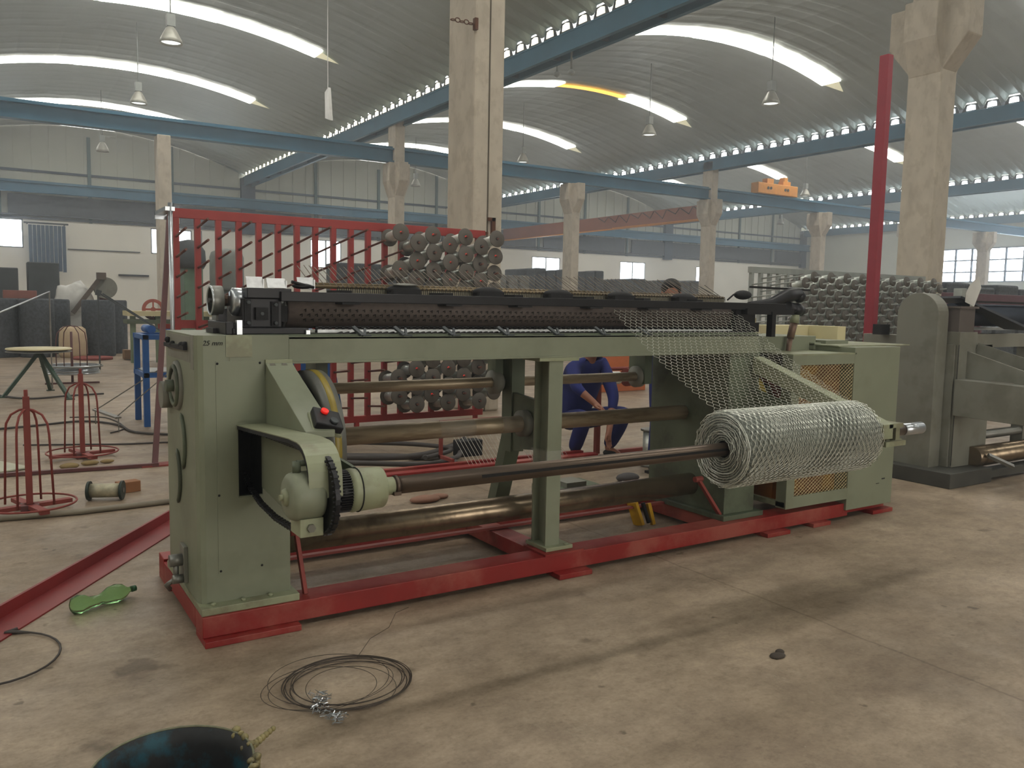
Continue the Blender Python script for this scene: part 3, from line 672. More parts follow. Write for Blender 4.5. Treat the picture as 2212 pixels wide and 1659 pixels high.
# ---- weaving head: drum, guide bars, hooks
dr = part(MB().lathe([(0, 0), (.088, 0), (.094, .006), (.094, 3.30), (.088, 3.31), (0, 3.31)], (1.30, 4.25, 1.548), 'x', 48), 'weaving_drum', DRUM)
pins = MB()
for row, (zz, yy) in enumerate(((1.585, 4.183), (1.56, 4.175), (1.535, 4.173), (1.51, 4.180))):
    x = 1.36 + (row % 2) * .02
    while x < 4.55:
        if row == 0: pins.ring((x, yy - .016, zz - .012), .010, .0025, 'y', 8, 4)
        else: pins.tube([(x, yy - .015, zz - .01), (x + .006, yy - .034, zz - .004), (x + .008, yy - .026, zz - .018)], .0028, 3)
        x += .04
part(pins, 'drum_pins', BLACK, dr, kind='stuff')
part(MB().lathe([(.0, -.012), (.098, -.012), (.098, .0), (.0, .0)], (1.30, 4.27, 1.545), 'x', 40), 'drum_rim', STEELD, dr)
gb = part(MB().box(1.24, 4.98, 4.08, 4.13, 1.592, 1.641), 'guide_bar', BLACK, bevel=.003)
for x in (1.55, 2.15, 2.62, 3.15, 3.62, 4.1): part(MB().box(x, x + .1, 4.06, 4.20, 1.582, 1.592).box(x + .02, x + .08, 4.13, 4.34, 1.641, 1.655), 'bar_clamp', BLACKR, gb)
part(MB().box(4.55, 5.05, 4.06, 4.4, 1.56, 1.60).box(4.5, 4.7, 4.12, 4.4, 1.44, 1.60).box(4.80, 4.84, 4.05, 4.1, 1.40, 1.58).box(4.60, 4.72, 4.1, 4.3, 1.432, 1.50), 'bar_carriage', BLACK)
# spring-tube rod with slanting guide tubes
rd = part(MB().cyl((1.45, 4.36, 1.675), (4.62, 4.36, 1.675), .011, 10).cyl((1.45, 4.42, 1.69), (4.62, 4.42, 1.69), .008, 8), 'guide_rod', mat('bronze_rod', (.48, .42, .32), .4, .6))
tube_me = MB().tube([(0, 0, 0), (-.01, .25, .118)], .0024, 5).mesh('guide_tube', mat('dull_tube', (.45, .42, .38), .45, .6))
for i in range(86):
    share('guide_tube', tube_me, rd, Vector((1.50 + i * .036, 4.37, 1.677)) - Vector(ORG[rd.name]), (random.uniform(-.03, .03), 0, random.uniform(-.04, .04)))
hook_me = MB().tube([(-.007, 0, -.028), (-.005, 0, 0), (0, 0, .007), (.005, 0, 0), (.007, 0, -.028)], .0022, 4).mesh('hook', BLACK)
for i in range(118): share('hook', hook_me, rd, Vector((1.62 + i * .0252, 4.30, 1.672)) - Vector(ORG[rd.name]))
part(MB().box(1.62, 4.58, 4.31, 4.325, 1.625, 1.665), 'pale_backing_strip', mat('pale_strip', (.62, .60, .52), .5, .3), rd)
# lower racks under the drum: toothed, perforated bars
tr = MB().box(1.30, 4.62, 4.05, 4.07, 1.422, 1.434)
x = 1.52
while x < 4.6:
    tr.prism([(x, 1.434), (x + .03, 1.434), (x + .028, 1.443), (x + .002, 1.436)], 'xz', 4.05, 4.07); x += .036
part(tr, 'toothed_bar', BLACK, kind='stuff')
tr = MB().box(1.45, 4.6, 4.18, 4.19, 1.452, 1.456).box(1.45, 4.6, 4.18, 4.19, 1.463, 1.467)
x = 1.45
while x < 4.6: tr.box(x, x + .014, 4.18, 4.19, 1.434, 1.468); x += .036
part(tr, 'perforated_bar', BLACK, kind='stuff')
part(MB().box(1.45, 4.55, 4.15, 4.155, 1.434, 1.450), 'bright_strip', mat('bright_cover_plate', (.86, .87, .88), .35, .2, var=.12, scale=40))
for x in (1.63, 1.86, 2.15, 2.5, 2.85, 3.2, 3.55):
    part(MB().bar((x, 3.98, 1.425), (x - .035, 4.03, 1.468), .012, .02, (1, 0, 0)).box(x - .005, x + .04, 3.965, 3.985, 1.422, 1.43).bar((x + .01, 3.98, 1.425), (x + .03, 4.03, 1.46), .01, .012, (1, 0, 0)), 'tension_finger', DKGREY)
# left end: bearing block, shaft, hand wheel on its stand
bb = part(MB().box(1.06, 1.255, 4.12, 4.42, 1.462, 1.605).box(1.08, 1.3, 4.10, 4.2, 1.605, 1.655).box(.99, 1.36, 4.02, 4.5, 1.432, 1.462).box(.96, 1.0, 4.03, 4.4, 1.43, 1.49), 'bearing_block', BLACK, bevel=.004)
part(MB().lathe([(0, -.01), (.055, -.01), (.07, 0), (.07, .06), (.05, .07)], (1.04, 4.22, 1.585), 'x', 26), 'bearing_cap', STEEL, bb)
part(MB().cyl((1.0, 4.3, 1.59), (1.10, 4.3, 1.59), .028, 18), 'shaft_stub', mat('rusty_brown_steel', (.45, .36, .3), .5, .4), bb)
part(MB().box(1.07, 1.10, 4.105, 4.12, 1.47, 1.60).box(1.20, 1.235, 4.105, 4.12, 1.47, 1.59).box(1.12, 1.18, 4.09, 4.12, 1.50, 1.56).box(1.255, 1.29, 4.14, 4.2, 1.49, 1.57), 'housing_rib', BLACKR, bb)
for x, z in ((1.085, 1.485), (1.085, 1.585), (1.218, 1.485), (1.218, 1.575), (1.15, 1.53)): part(MB().cyl((x, 4.105, z), (x, 4.085, z), .009, 6), 'bolt', DKGREY, bb)
part(MB().box(1.005, 1.03, 4.0, 4.03, 1.43, 1.50).box(1.34, 1.36, 4.0, 4.03, 1.432, 1.452), 'clip', STEEL, bb)
hw = part(MB().lathe([(.064, .0), (.072, -.004), (.074, 0), (.074, .05), (.066, .052), (.064, .0)], (.955, 4.3, 1.59), 'x', 36), 'hand_wheel', STEELD)
part(MB().ring((.953, 4.3, 1.59), .069, .006, 'x', 36, 6), 'bright_rim', STEEL, hw)
part(MB().lathe([(0, .02), (.062, .02), (.062, .025), (0, .025)], (.955, 4.3, 1.59), 'x', 28).cyl((.945, 4.3, 1.59), (1.0, 4.3, 1.59), .012, 12), 'wheel_web', BLACK, hw)
part(MB().box(.985, 1.025, 4.27, 4.33, 1.43, 1.55).box(.94, .975, 4.2, 4.35, 1.432, 1.455), 'wheel_stand', BLACK, hw)
# three bright cover trays and the oily pads along the bar
for (a, b_, z0, z1, y) in ((1.085, 1.165, 1.655, 1.71, 4.12), (1.185, 1.278, 1.657, 1.705, 4.12), (1.345, 1.43, 1.657, 1.715, 4.14)):
    part(MB().bar(((a + b_) / 2, y, z0), ((a + b_) / 2, y + .022, z1), b_ - a, .004, (0, 1, 0)).box(b_ - .002, b_ + .004, y, y + .1, z0, z1 - .01), 'cover_tray', mat('bright_cover_plate', (.86, .87, .88), .35, .2, var=.12, scale=40))
part(MB().ball((1.36, 4.12, 1.67), .03, 10, 6, (1.8, .6, .5)).cyl((1.30, 4.1, 1.69), (1.42, 4.12, 1.665), .008, 8), 'loose_clamp', BLACK)
for i, x in enumerate((1.99, 2.54, 3.05, 3.56, 4.13)):
    mb = MB().ball((x, 4.27, 1.668), .05, 14, 8, (2.1, .9, .62)).cbox((x, 4.26, 1.655), (.17, .08, .03))
    part(mb, 'grease_pad', BLACKR)
part(MB().ball((1.99, 4.25, 1.694), .03, 12, 6, (2.6, 1, .35)), 'wire_bundle', STEELD)
part(MB().ball((4.76, 4.3, 1.70), .05, 12, 8, (1.6, 1, .7)).tube([(4.60, 4.3, 1.66), (4.66, 4.3, 1.70), (4.72, 4.3, 1.72)], .006, 6), 'oil_pump', BLACKR)
part(MB().tube([(4.42, 4.4, 1.75), (4.62, 4.35, 1.66)], .004, 5).tube([(4.46, 4.4, 1.765), (4.63, 4.35, 1.66)], .003, 5), 'lever', STEELD)
part(MB().box(4.80, 4.86, 4.25, 4.27, 1.42, 1.53), 'terminal_box', CREAM)

# ---- netting: hexagonal wire sheet running down to the roll
net = thing('wire_netting_roll', 'roll of galvanised hexagonal wire netting, its sheet running up to the drum', 'wire netting', (3.85, AY, AZ))
NR = .205
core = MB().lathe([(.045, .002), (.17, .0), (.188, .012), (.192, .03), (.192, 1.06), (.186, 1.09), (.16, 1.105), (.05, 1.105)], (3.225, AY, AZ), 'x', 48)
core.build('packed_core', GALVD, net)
sp = MB()
pts = []
n = 34 * 11
for i in range(n):
    t = 2 * PI * i / 34; r_ = .052 + (.145 * i / n)
    pts.append((3.222 - .012 * random.random(), AY + r_ * math.cos(t), AZ + r_ * math.sin(t)))
sp.tube(pts, .0014, 4)
for k in range(14):
    r_ = random.uniform(.06, .195); a0 = random.uniform(0, 6.28); L = random.uniform(1.5, 4)
    sp.tube([(3.218 - .02 * random.random(), AY + (r_ + .004 * math.sin(j)) * math.cos(a0 + L * j / 12), AZ + (r_ + .004 * math.sin(j)) * math.sin(a0 + L * j / 12)) for j in range(13)], .0018, 4)
sp.build('wound_edge', GALV, net, kind='stuff')
def hexnet(mb, U, V, pitch, fn, r, n=3, closedv=False, jit=0.0, tw=1.8):
    # vertical twists of length a, joined by zigzags ; u across, v along
    cols = int(U / (pitch / 2)); rowh = pitch * .80; rows = int(V / rowh)
    for j in range(rows + 1):
        for i in range(cols + 1):
            if (i + j) % 2: continue
            u = i * pitch / 2; v0 = j * rowh; v1 = v0 + rowh * .40
            if v1 > V and not closedv: continue
            j1 = jit * (random.random() - .5)
            a = fn(u + j1, v0); b = fn(u + j1, v1)
            mb.tube([a, b], r * tw, n, caps=False)
            for s_ in (-1, 1):
                if 0 <= i + s_ <= cols and (closedv or j < rows):
                    mb.tube([b, fn(u + s_ * pitch / 2 + j1, v0 + rowh)], r, n, caps=False)
for layer, (rr, ph, ji) in enumerate(((.2045, 0, .004), (.1995, .013, .008), (.1945, .021, .01))):
    mb = MB(); circ = 2 * PI * rr
    def fn(u, v, rr=rr, ph=ph):
        t = v / rr + ph * 50
        k = 0
        return (3.225 + ph * .6 + u, AY + (rr + k) * math.cos(t), AZ + (rr + k) * math.sin(t))
    pitch = (.038, .036, .040)[layer]
    hexnet(mb, 1.09, circ, pitch, fn, .0010, 3, True, ji * .5, 2.3)
    mb.build('netting_layer', GALV, net, kind='stuff')
# sheet : tangent on top of the roll up to the drum
pt0 = Vector((3.235, AY + .075, AZ + .192)); pt1 = Vector((3.40, 4.17, 1.585))
mb = MB(); LEN = (Vector((0, pt1.y, pt1.z)) - Vector((0, pt0.y, pt0.z))).length
def fs_(u, v):
    t = v / LEN
    sag = -.03 * math.sin(PI * t)
    return (pt0.x + (pt1.x - pt0.x) * t + u * (1 - .0 * t), pt0.y + (pt1.y - pt0.y) * t, pt0.z + (pt1.z - pt0.z) * t + sag)
hexnet(mb, 1.16, LEN, .045, fs_, .00115, 3, False, .001, 1.7)
mb.build('netting_sheet', GALV, net, kind='stuff')

# ================================================================== BOBBIN RACKS
def make_bobbin_meshes():
    fl = MB().lathe([(.012, 0), (.101, 0), (.106, .004), (.106, .010), (.101, .014), (.012, .014)], (0, 0, 0), 'y', 26).mesh('flange', FLANGE)
    wd = MB().lathe([(.012, .014), (.060, .014), (.064, .03), (.064, .335), (.060, .35), (.012, .35)], (0, 0, 0), 'y', 22).mesh('wound_wire', WOUND)
    hub = MB().lathe([(.0, -.004), (.022, -.004), (.022, .02), (0, .02)], (0, 0, 0), 'y', 12).mesh('hub', BLACKR)
    hubr = MB().lathe([(.0, -.008), (.014, -.008), (.014, .02), (0, .02)], (0, 0, 0), 'y', 10).mesh('hub', REDG)
    return fl, wd, hub, hubr
FL, WD, HUB, HUBR = make_bobbin_meshes()
small = MB().lathe([(.012, 0), (.095, 0), (.095, .014), (.06, .014), (.06, .25), (.095, .25), (.095, .264), (.012, .264)], (0, 0, 0), 'y', 18)
sm = small.mesh('small_bobbin', FLANGE); sm.materials.append(WOUND)
for p in sm.polygons:
    c_ = p.center
    if .02 < c_.y < .245: p.material_index = 1
ORD = ['topmost', 'second', 'third', 'fourth', 'fifth', 'sixth', 'seventh', 'eighth', 'ninth', 'tenth', 'eleventh', 'twelfth', 'thirteenth', 'fourteenth', 'fifteenth', 'sixteenth', 'seventeenth', 'eighteenth', 'nineteenth', 'twentieth', 'twenty-first', 'twenty-second']
def rack(x0, n, y, mt, label, full, zt, pitch=.219, vp=.215, bob0=11, rows=11, group='', colour='red', end=True):
    t = thing('bobbin_rack', label, 'rack', (x0 + n * pitch / 2, y, 0))
    L = (n - 1) * pitch
    MB().box(x0 - .06, x0 + L + .10, y - .03, y + .03, zt - .05, zt + .05).build('top_beam', mt, t, bevel=.003)
    MB().box(x0 - .06, x0 + L + .10, y - .03, y + .03, .12, .20).build('bottom_beam', mt, t, bevel=.003)
    MB().box(x0 - .06, x0 + 5 * pitch, y + .0301, y + .05, 1.27, 1.36).build('middle_beam', mt, t)
    for i in range(n):
        x = x0 + i * pitch
        MB().box(x - .03, x + .03, y - .029, y + .029, .2, zt - .05).build('upright', mt, t)
    for x in (x0, x0 + L * .45, x0 + L * .55, x0 + L): MB().box(x - .03, x + .03, y - .25, y + .25, 0, .03).box(x - .025, x + .025, y - .025, y + .025, .03, .12).build('foot', mt, t)
    peg = MB().cyl((0, 0, 0), (0, -.49, .055), .013, 8).mesh('peg', mat('peg_steel', (.42, .28, .24), .45, .5) if full else GREYR)
    for i in range(n):
        for k in range(rows):
            z = zt - .14 - k * vp - (vp / 2 if i % 2 == 0 else 0)
            if z < .25: continue
            share('peg', peg, t, (x0 + i * pitch - (x0 + n * pitch / 2), -.03, z))
            if i < bob0: continue
            if full and i == bob0 and k in (0, 1, 3, 4, 5, 6, 7) and k % 2 == 1: continue
            col = n - i; row = k + 1
            nm = 'wire_bobbin'
            lb = 'wire bobbin on the %s rack, %s in its column, %s column from right end' % (colour, ORD[k], ORD[col - 1].replace('topmost', 'first'))
            if full:
                b = thing(nm, lb, 'bobbin', (x0 + i * pitch, y - .47 - random.uniform(-.03, .03), z + .055), group)
                b.rotation_euler = (-.12, 0, random.uniform(-.05, .05))
                share('wound_wire', WD, b); share('flange', FL, b); share('flange', FL, b, (0, .35, 0))
                share('hub', HUBR if random.random() < .5 else HUB, b)
            else:
                if z < .9: continue
                b = share(nm, sm, None, (x0 + i * pitch, y - .40, z + .05), (-.12, 0, 0)); tag(b, lb, 'bobbin', group)
    return t
rk = rack(1.76, 18, 9.5, REDR, 'tall red bobbin rack standing behind the machine, its left half empty', True, 2.50, bob0=11, group='wire bobbins on the red rack', colour='red')
MB().cyl((1.60, 8.9, .0), (1.60, 8.9, 2.54), .022, 12).box(1.55, 1.64, 8.88, 9.5, 2.46, 2.5).box(1.55, 1.72, 9.46, 9.5, 2.42, 2.5).build('end_tube', STEEL, rk)
MB().bar((1.33, 8.42, 0.02), (1.68, 9.40, 2.46), .05, .05, (1, 0, 0)).build('slanting_strut', MAROON, rk)
MB().box(1.20, 1.46, 8.32, 8.48, 0, .015).build('strut_plate', REDP, rk)
MB().box(1.5, 1.62, 9.1, 9.14, 1.28, 1.33).build('strut_tie', REDP, rk)
rack(10.7, 23, 9.5, GREYR, 'pale grey bobbin rack behind the red pole, full of bobbins', False, 2.24, vp=.21, bob0=4, rows=7, group='wire bobbins on the grey rack', colour='grey')

# wires running from the floor channel up to the red rack
wf = thing('red_wire_guide', 'low red channel on the floor behind the machine with bright wires fanning up from it', 'guide', (3.6, 6.42, 0))
MB().box(2.45, 5.1, 6.38, 6.48, .04, .14).box(2.6, 2.75, 6.3, 6.55, 0, .04).box(4.8, 4.95, 6.3, 6.55, 0, .04).build('channel', RED, wf, bevel=.003)
MB().box(2.45, 5.1, 6.62, 6.68, .10, .13).box(2.6, 2.75, 6.48, 6.68, .08, .10).box(4.8, 4.95, 6.48, 6.68, .08, .10).build('channel', RED, wf)
wire_mb = MB()
for i in range(26):
    x = 3.66 + i * .040 + (.1 if i > 13 else 0)
    wire_mb.tube([(x, 6.43, .14), (x + .01 * math.sin(i * 3), 6.9, .475)], .0024, 3, caps=False)
MB().box(3.6, 4.85, 6.89, 6.92, .46, .49).box(3.6, 3.63, 6.66, 6.92, .13, .16).box(3.6, 3.63, 6.89, 6.92, .13, .46).box(4.82, 4.85, 6.66, 6.92, .13, .16).box(4.82, 4.85, 6.89, 6.92, .13, .46).build('strand_bar', REDP, wf)
wire_mb.build('wire_strands', GALV, wf, kind='stuff')
tag(MB().box(4.12, 4.40, 7.45, 7.6, 0, .17).build('black_box', BLACKR, None, bevel=.01), 'low black box on the floor behind the fan of wires', 'box')

# ================================================================== THINGS ON THE LEFT
def spool_stand(x, y, h, R_, label, mt, hoops=3, rot=0, ringz=.055, coil=False):
    t = thing('wire_coil_stand', label, 'stand', (x, y, 0))
    MB().box(x - .022, x + .022, y - .022, y + .022, .03, h).cyl((x, y, h - .02), (x, y, h + .05), .014, 10).build('post', mt, t, bevel=.002)
    b = MB()
    for a in (rot, rot + PI / 2):
        d = Vector((math.cos(a), math.sin(a), 0)) * R_
        b.bar((x - d.x, y - d.y, ringz - .01), (x + d.x, y + d.y, ringz - .01), .06, .03)
    b.build('cross_foot', mt, t)
    MB().box(x - .06, x + .06, y - .06, y + .06, .0, .06).build('foot_block', MAROON, t, bevel=.003)
    MB().ring((x, y, ringz + .012), R_ + .02, .008, 'z', 44, 6).build('base_ring', mt, t)
    for i in range(4):
        a = rot + PI / 4 + i * PI / 2; d = Vector((math.cos(a), math.sin(a), 0)); r_ = .155
        pts = [(x, y, h - .09), (x + d.x * .05, y + d.y * .05, h - .10), (x + d.x * .11, y + d.y * .11, h - .135), (x + d.x * .145, y + d.y * .145, h - .20), (x + d.x * r_, y + d.y * r_, h - .28), (x + d.x * (r_ + .02), y + d.y * (r_ + .02), ringz)]
        MB().tube(pts, .0085, 7).build('hoop_leg', mt, t)
    return t
spool_stand(.235, 6.98, .86, .29, 'red wire coil stand nearest the left edge, beside the pipe on the floor', REDP, rot=.3)
spool_stand(.775, 9.1, .84, .30, 'red wire coil stand behind and right of the front one', REDP, rot=.25)

t = thing('turntable_stand', 'round pale turntable on three splayed green legs at the left', 'turntable', (.72, 15.2, 0))
MB().lathe([(0, 0), (.46, 0), (.47, .012), (.46, .025), (0, .025)], (.72, 15.2, .735), 'z', 40).build('disc', CREAM, t)
MB().lathe([(0, 0), (.47, 0), (.46, .012), (0, .012)], (.72, 15.2, .70), 'z', 40).build('under_disc', STEELD, t)
for p in ((.20, 15.05, 0), (1.08, 14.4, 0), (.9, 15.9, 0)):
    MB().bar((.72, 15.2, .70), p, .05, .05).build('leg', mat('dark_green_paint', (.18, .28, .22), .5), t)
    MB().box(p[0] - .06, p[0] + .06, p[1] - .05, p[1] + .05, 0, .015).build('foot', mat('dark_green_paint', (.18, .28, .22), .5), t)
t = thing('wire_coil_carrier', 'coil of bright wire on a ring stand with tall thin hoops, behind the turntable', 'stand', (1.32, 17.0, 0))
gm = mat('dark_green_paint', (.18, .28, .22), .5)
MB().cyl((1.32, 17, 0.02), (1.32, 17, .95), .022, 10).box(.88, 1.76, 16.96, 17.04, 0, .03).build('post', MAROON, t)
MB().ring((1.32, 17, .33), .5, .014, 'z', 40, 6).ring((1.32, 17, .27), .36, .01, 'z', 30, 6).build('carrier_ring', STEELD, t)
cw = MB()
for i in range(12): cw.ring((1.32 + random.uniform(-.015, .015), 17 + random.uniform(-.015, .015), .20 + .013 * i), .43 + random.uniform(-.025, .025), .009, 'z', 36, 5)
cw.build('wire_coil', STEEL, t, kind='stuff')
for i in range(4):
    a = .4 + i * PI / 2; d = Vector((math.cos(a), math.sin(a), 0))
    MB().tube([(1.32, 17, 1.06), (1.32 + d.x * .12, 17 + d.y * .12, 1.04), (1.32 + d.x * .25, 17 + d.y * .25, .93), (1.32 + d.x * .28, 17 + d.y * .28, .75), (1.32 + d.x * .28, 17 + d.y * .28, .2)], .009, 6).build('hoop_leg', MAROON, t)

# rolls of dark netting standing on end
roll = MB().lathe([(0, 0), (.40, 0), (.41, .03), (.405, .5), (.41, 1.0), (.405, 1.46), (.38, 1.5), (.0, 1.5)], (0, 0, 0), 'z', 26).mesh('dark_netting_roll', DKMESH)
spots = [(.35, 25.0), (1.15, 24.8), (1.62, 26.2), (2.6, 24.9), (3.05, 26.0), (.05, 26.5), (.9, 26.8), (1.55, 27.5)]
names = ['at the left edge', 'second from the left edge', 'set back beside the wrapped cream bundle', 'just right of the wrapped cream bundle', 'at the right end of the row', 'in the back row at the left edge', 'in the back row behind the second roll', 'in the back row behind the cream bundle']
for (x, y), nm in zip(spots, names):
    o = share('dark_netting_roll', roll, None, (x, y, 0), (0, 0, random.uniform(0, 6))); tag(o, 'dark grey netting roll standing on end, ' + nm, 'roll', 'dark netting rolls standing at the left')
tag(MB().lathe([(0, 0), (.30, 0), (.34, .1), (.33, .5), (.30, .74), (.22, .8), (0, .8)], (1.93, 24.35, 0), 'z', 14).build('wrapped_bundle', CARD, None), 'cream paper-wrapped bundle leaning among the dark netting rolls', 'bundle')
tag(MB().box(2.95, 3.2, 22.9, 23.2, .02, .26).build('small_wood_block', WOOD, None, bevel=.01), 'small wooden block on the floor before the dark netting rolls', 'block')
tag(MB().cyl((2.3, 23.4, 0), (2.3, 23.4, .07), .45, 26).build('red_ring_base', REDP, None), 'flat red round base on the floor below the netting rolls', 'base')
wl = MB().ball((2.25, 27.9, 1.45), .55, 16, 12, (.95, .6, .95)); 
for i, v in enumerate(wl.v): wl.v[i] = (v[0] + .05 * math.sin(v[2] * 9), v[1], v[2] + .07 * math.sin(v[0] * 11) + (.12 if v[0] > 2.5 and v[2] > 1.6 else 0))
wl.box(2.0, 2.5, 27.7, 28.1, 0, 1.1)
tag(wl.build('wrapped_sack', WHITEP, None), 'white plastic-wrapped sack rising behind the dark netting rolls', 'sack')
t = thing('pulley_machine', 'small maroon machine with a round grey pulley behind the white sack', 'machine', (3.1, 28, 0))
MB().box(2.95, 3.25, 27.8, 28.2, 0, 1.9).build('body', MAROON, t, bevel=.02)
MB().cyl((3.1, 27.6, 1.85), (3.1, 27.8, 1.85), .32, 26).build('pulley', GREYM, t)
MB().bar((2.2, 27.5, 1.1), (2.95, 27.5, 2.15), .12, .12).box(2.85, 3.1, 27.4, 27.6, 2.1, 2.3).build('slanting_arm', mat('brown_grey_steel', (.35, .30, .26), .6), t)
tag(MB().box(.45, 1.25, 26.5, 27.0, 1.50, 1.72).build('red_crate', mat('faded_red_plastic', (.55, .34, .30), .7), None, bevel=.01), 'faded red crate on the back row of netting rolls', 'crate')
t = MB().box(-.6, .9, 29, 30, 0, 2.4).box(1.15, 2.0, 29.2, 30, 0, 2.6)
tag(t.build('dark_machine_body', DKGREY, None, bevel=.03), 'dark machine bodies beneath the left window, behind the netting rolls', 'machine')
# long pale bars leaning over the netting rolls
tag(MB().bar((2.05, 20.0, 1.69), (2.15, 20.0, 1.66), .08, .12).bar((2.12, 20, 1.66), (3.75, 19.6, .55), .03, .03).bar((2.2, 20.15, 1.66), (3.85, 19.8, .5), .03, .03).bar((3.6, 19.9, 0), (3.75, 19.6, .62), .04, .04).bar((2.1, 20.1, 0), (2.1, 20.1, 1.68), .03, .03).build('guide_boom', DKGREY, None), 'thin dark boom of two parallel bars slanting down to the right before the netting rolls', 'boom')
tag(MB().tube([(-.4, 14.2, 1.05), (.95, 16.2, 1.66), (.95, 16.25, 0)], .014, 6).build('bright_leaning_bar', STEEL, None), 'thin bright bar slanting up from the left edge', 'bar')

# blue stand
t = thing('blue_stand', 'bright blue steel stand with a shelf, left of the machine cabinet', 'stand', (1.95, 11.3, 0))
for x, y in ((1.66, 11.0), (1.66, 11.7), (2.35, 11.0), (2.35, 11.7)): MB().box(x - .035, x + .035, y - .035, y + .035, 0, 1.14).build('leg', BLUE, t, bevel=.003)
for z in (1.11, .64):
    MB().box(1.62, 2.39, 10.965, 11.035, z - .03, z + .03).box(1.62, 2.39, 11.665, 11.735, z - .03, z + .03).box(1.625, 1.695, 11.035, 11.665, z - .03, z + .03).build('rail', BLUE, t)
MB().box(1.66, 2.35, 11.0, 11.7, .67, .68).build('shelf', STEELD, t)
MB().cyl((1.75, 11.1, 1.2), (1.75, 11.6, 1.2), .05, 14).cyl((1.98, 11.1, 1.2), (1.98, 11.6, 1.2), .05, 14).build('top_rollers', BLUE, t)
tag(MB().bar((1.80, 11.0, .70), (1.15, 11.3, .22), .012, .012).bar((1.85, 10.6, .70), (1.28, 10.8, .16), .012, .012).bar((1.12, 11.35, .2), (1.3, 10.7, .17), .07, .02).bar((1.12, 11.35, .02), (1.12, 11.35, .22), .012, .012).bar((1.3, 10.7, 0), (1.3, 10.7, .18), .012, .012).build('ladder_frame', STEELD, None), 'thin steel frame leaning out from the shelf of the blue stand', 'frame')

# loose things on the floor at the left
t = thing('fallen_spool', 'wire spool with dark green flanges lying on the floor left of the cabinet', 'spool', (.76, 7.13, 0))
R0 = Matrix.Rotation(math.radians(-22), 3, 'Z')
def rpt(u): v = R0 @ Vector((u, 0, 0)); return (.76 + v.x, 7.13 + v.y, .075)
MB().cyl(rpt(-.11), rpt(.11), .055, 26).build('wound_wire', mat('pale_wound_wire', (.70, .68, .58), .5, .3, var=.2, scale=30), t)
for a, b_ in ((-.13, -.112), (.112, .13)): MB().cyl(rpt(a), rpt(b_), .075, 28).build('flange', mat('dark_green_flange', (.12, .18, .15), .5), t)
MB().cyl(rpt(.13), rpt(.135), .02, 12).build('hub', STEELD, t)
tag(MB().cbox((.95, 7.35, .045), (.17, .1, .09), Matrix.Rotation(.25, 3, 'Z')).build('wooden_block', mat('orange_brown_wood', (.56, .38, .24), .7, var=.15), None, bevel=.005), 'orange-brown wooden block just behind the fallen spool', 'block')
tag(MB().tube([(-.6, 6.86, .02), (0, 6.77, .022), (.55, 6.72, .022), (1.3, 6.76, .022)], .022, 12).build('floor_pipe', mat('grey_pipe', (.50, .47, .41), .6), None), 'grey pipe lying across the floor in front of the fallen spool', 'pipe')
tag(MB().bar((.05, 8.45, .02), (1.35, 8.34, .02), .05, .03).build('floor_angle_bar', MAROON, None), 'dark maroon flat bar on the floor below the slanting rack strut', 'bar')
ch_ = MB()
p = Vector((-.35, 4.0, 0)); q = Vector((1.75, 7.1, 0)); d = (q - p).normalized(); a_ = Vector((0, 0, 1)).cross(d)
def vtri(u, z): return lambda s: s + a_ * u + Vector((0, 0, z))
poly = [(-.09, 0), (.09, 0), (.09, .008), (-.074, .008), (-.074, .072), (-.09, .072)]
vs = [p + a_ * -u + Vector((0, 0, z)) for u, z in poly] + [q + a_ * -u + Vector((0, 0, z)) for u, z in poly]
vs = [p - a_ * u * 1 + Vector((0, 0, z)) for u, z in poly] + [q - a_ * u * 1 + Vector((0, 0, z)) for u, z in poly]
n = len(poly); ch_.add(vs, [tuple(range(n)), tuple(range(2 * n - 1, n - 1, -1))] + [(i, n + i, n + (i + 1) % n, (i + 1) % n) for i in range(n)])
tag(ch_.build('red_angle_iron', mat('red_angle_paint', (.50, .15, .15), .5, var=.12), None), 'long red angle iron lying on the floor from the left edge to behind the cabinet', 'angle iron')
# green bottle
t = thing('plastic_bottle', 'crumpled green plastic bottle lying on the floor', 'bottle', (.47, 4.64, 0))
R1 = Matrix.Rotation(math.radians(24), 3, 'Z')
prof = [(0, -.165), (.028, -.165), (.042, -.155), (.046, -.13), (.044, -.10), (.036, -.07), (.033, -.02), (.036, .0), (.046, .03), (.048, .07), (.042, .10), (.026, .125), (.014, .14), (.013, .158)]
mb = MB().lathe(prof, (0, 0, 0), 'x', 28)
for i, v in enumerate(mb.v):
    x, y, z = v; z2 = z
    if -.10 < x < .02: z2 = z * .72 - .004 if z > 0 else z
    z2 += .003 * math.sin(x * 90 + y * 60); w = R1 @ Vector((x, y, z2)); mb.v[i] = (w.x + .47, w.y + 4.64, max(.002, w.z + .046))
mb.build('bottle_body', BOTTLE, t)
a = R1 @ Vector((.155, 0, 0)); b_ = R1 @ Vector((.178, 0, 0))
MB().cyl((a.x + .47, a.y + 4.64, .046), (b_.x + .47, b_.y + 4.64, .046), .016, 16).build('bottle_cap', mat('dark_green_cap', (.08, .30, .16), .5), t)
# hoop at the left edge
pts = [(.08, 4.47, .012)] + [(-.02 + .26 * math.cos(t), 4.16 + .30 * math.sin(t), .010) for t in [math.radians(x) for x in range(78, -100, -12)]]
tag(MB().tube(pts, [.012, .011, .009] + [.005] * (len(pts) - 3), 6).build('cable_hoop', CABLE, None), 'thin curved cable lying on the floor at the left edge before the red angle iron', 'cable')
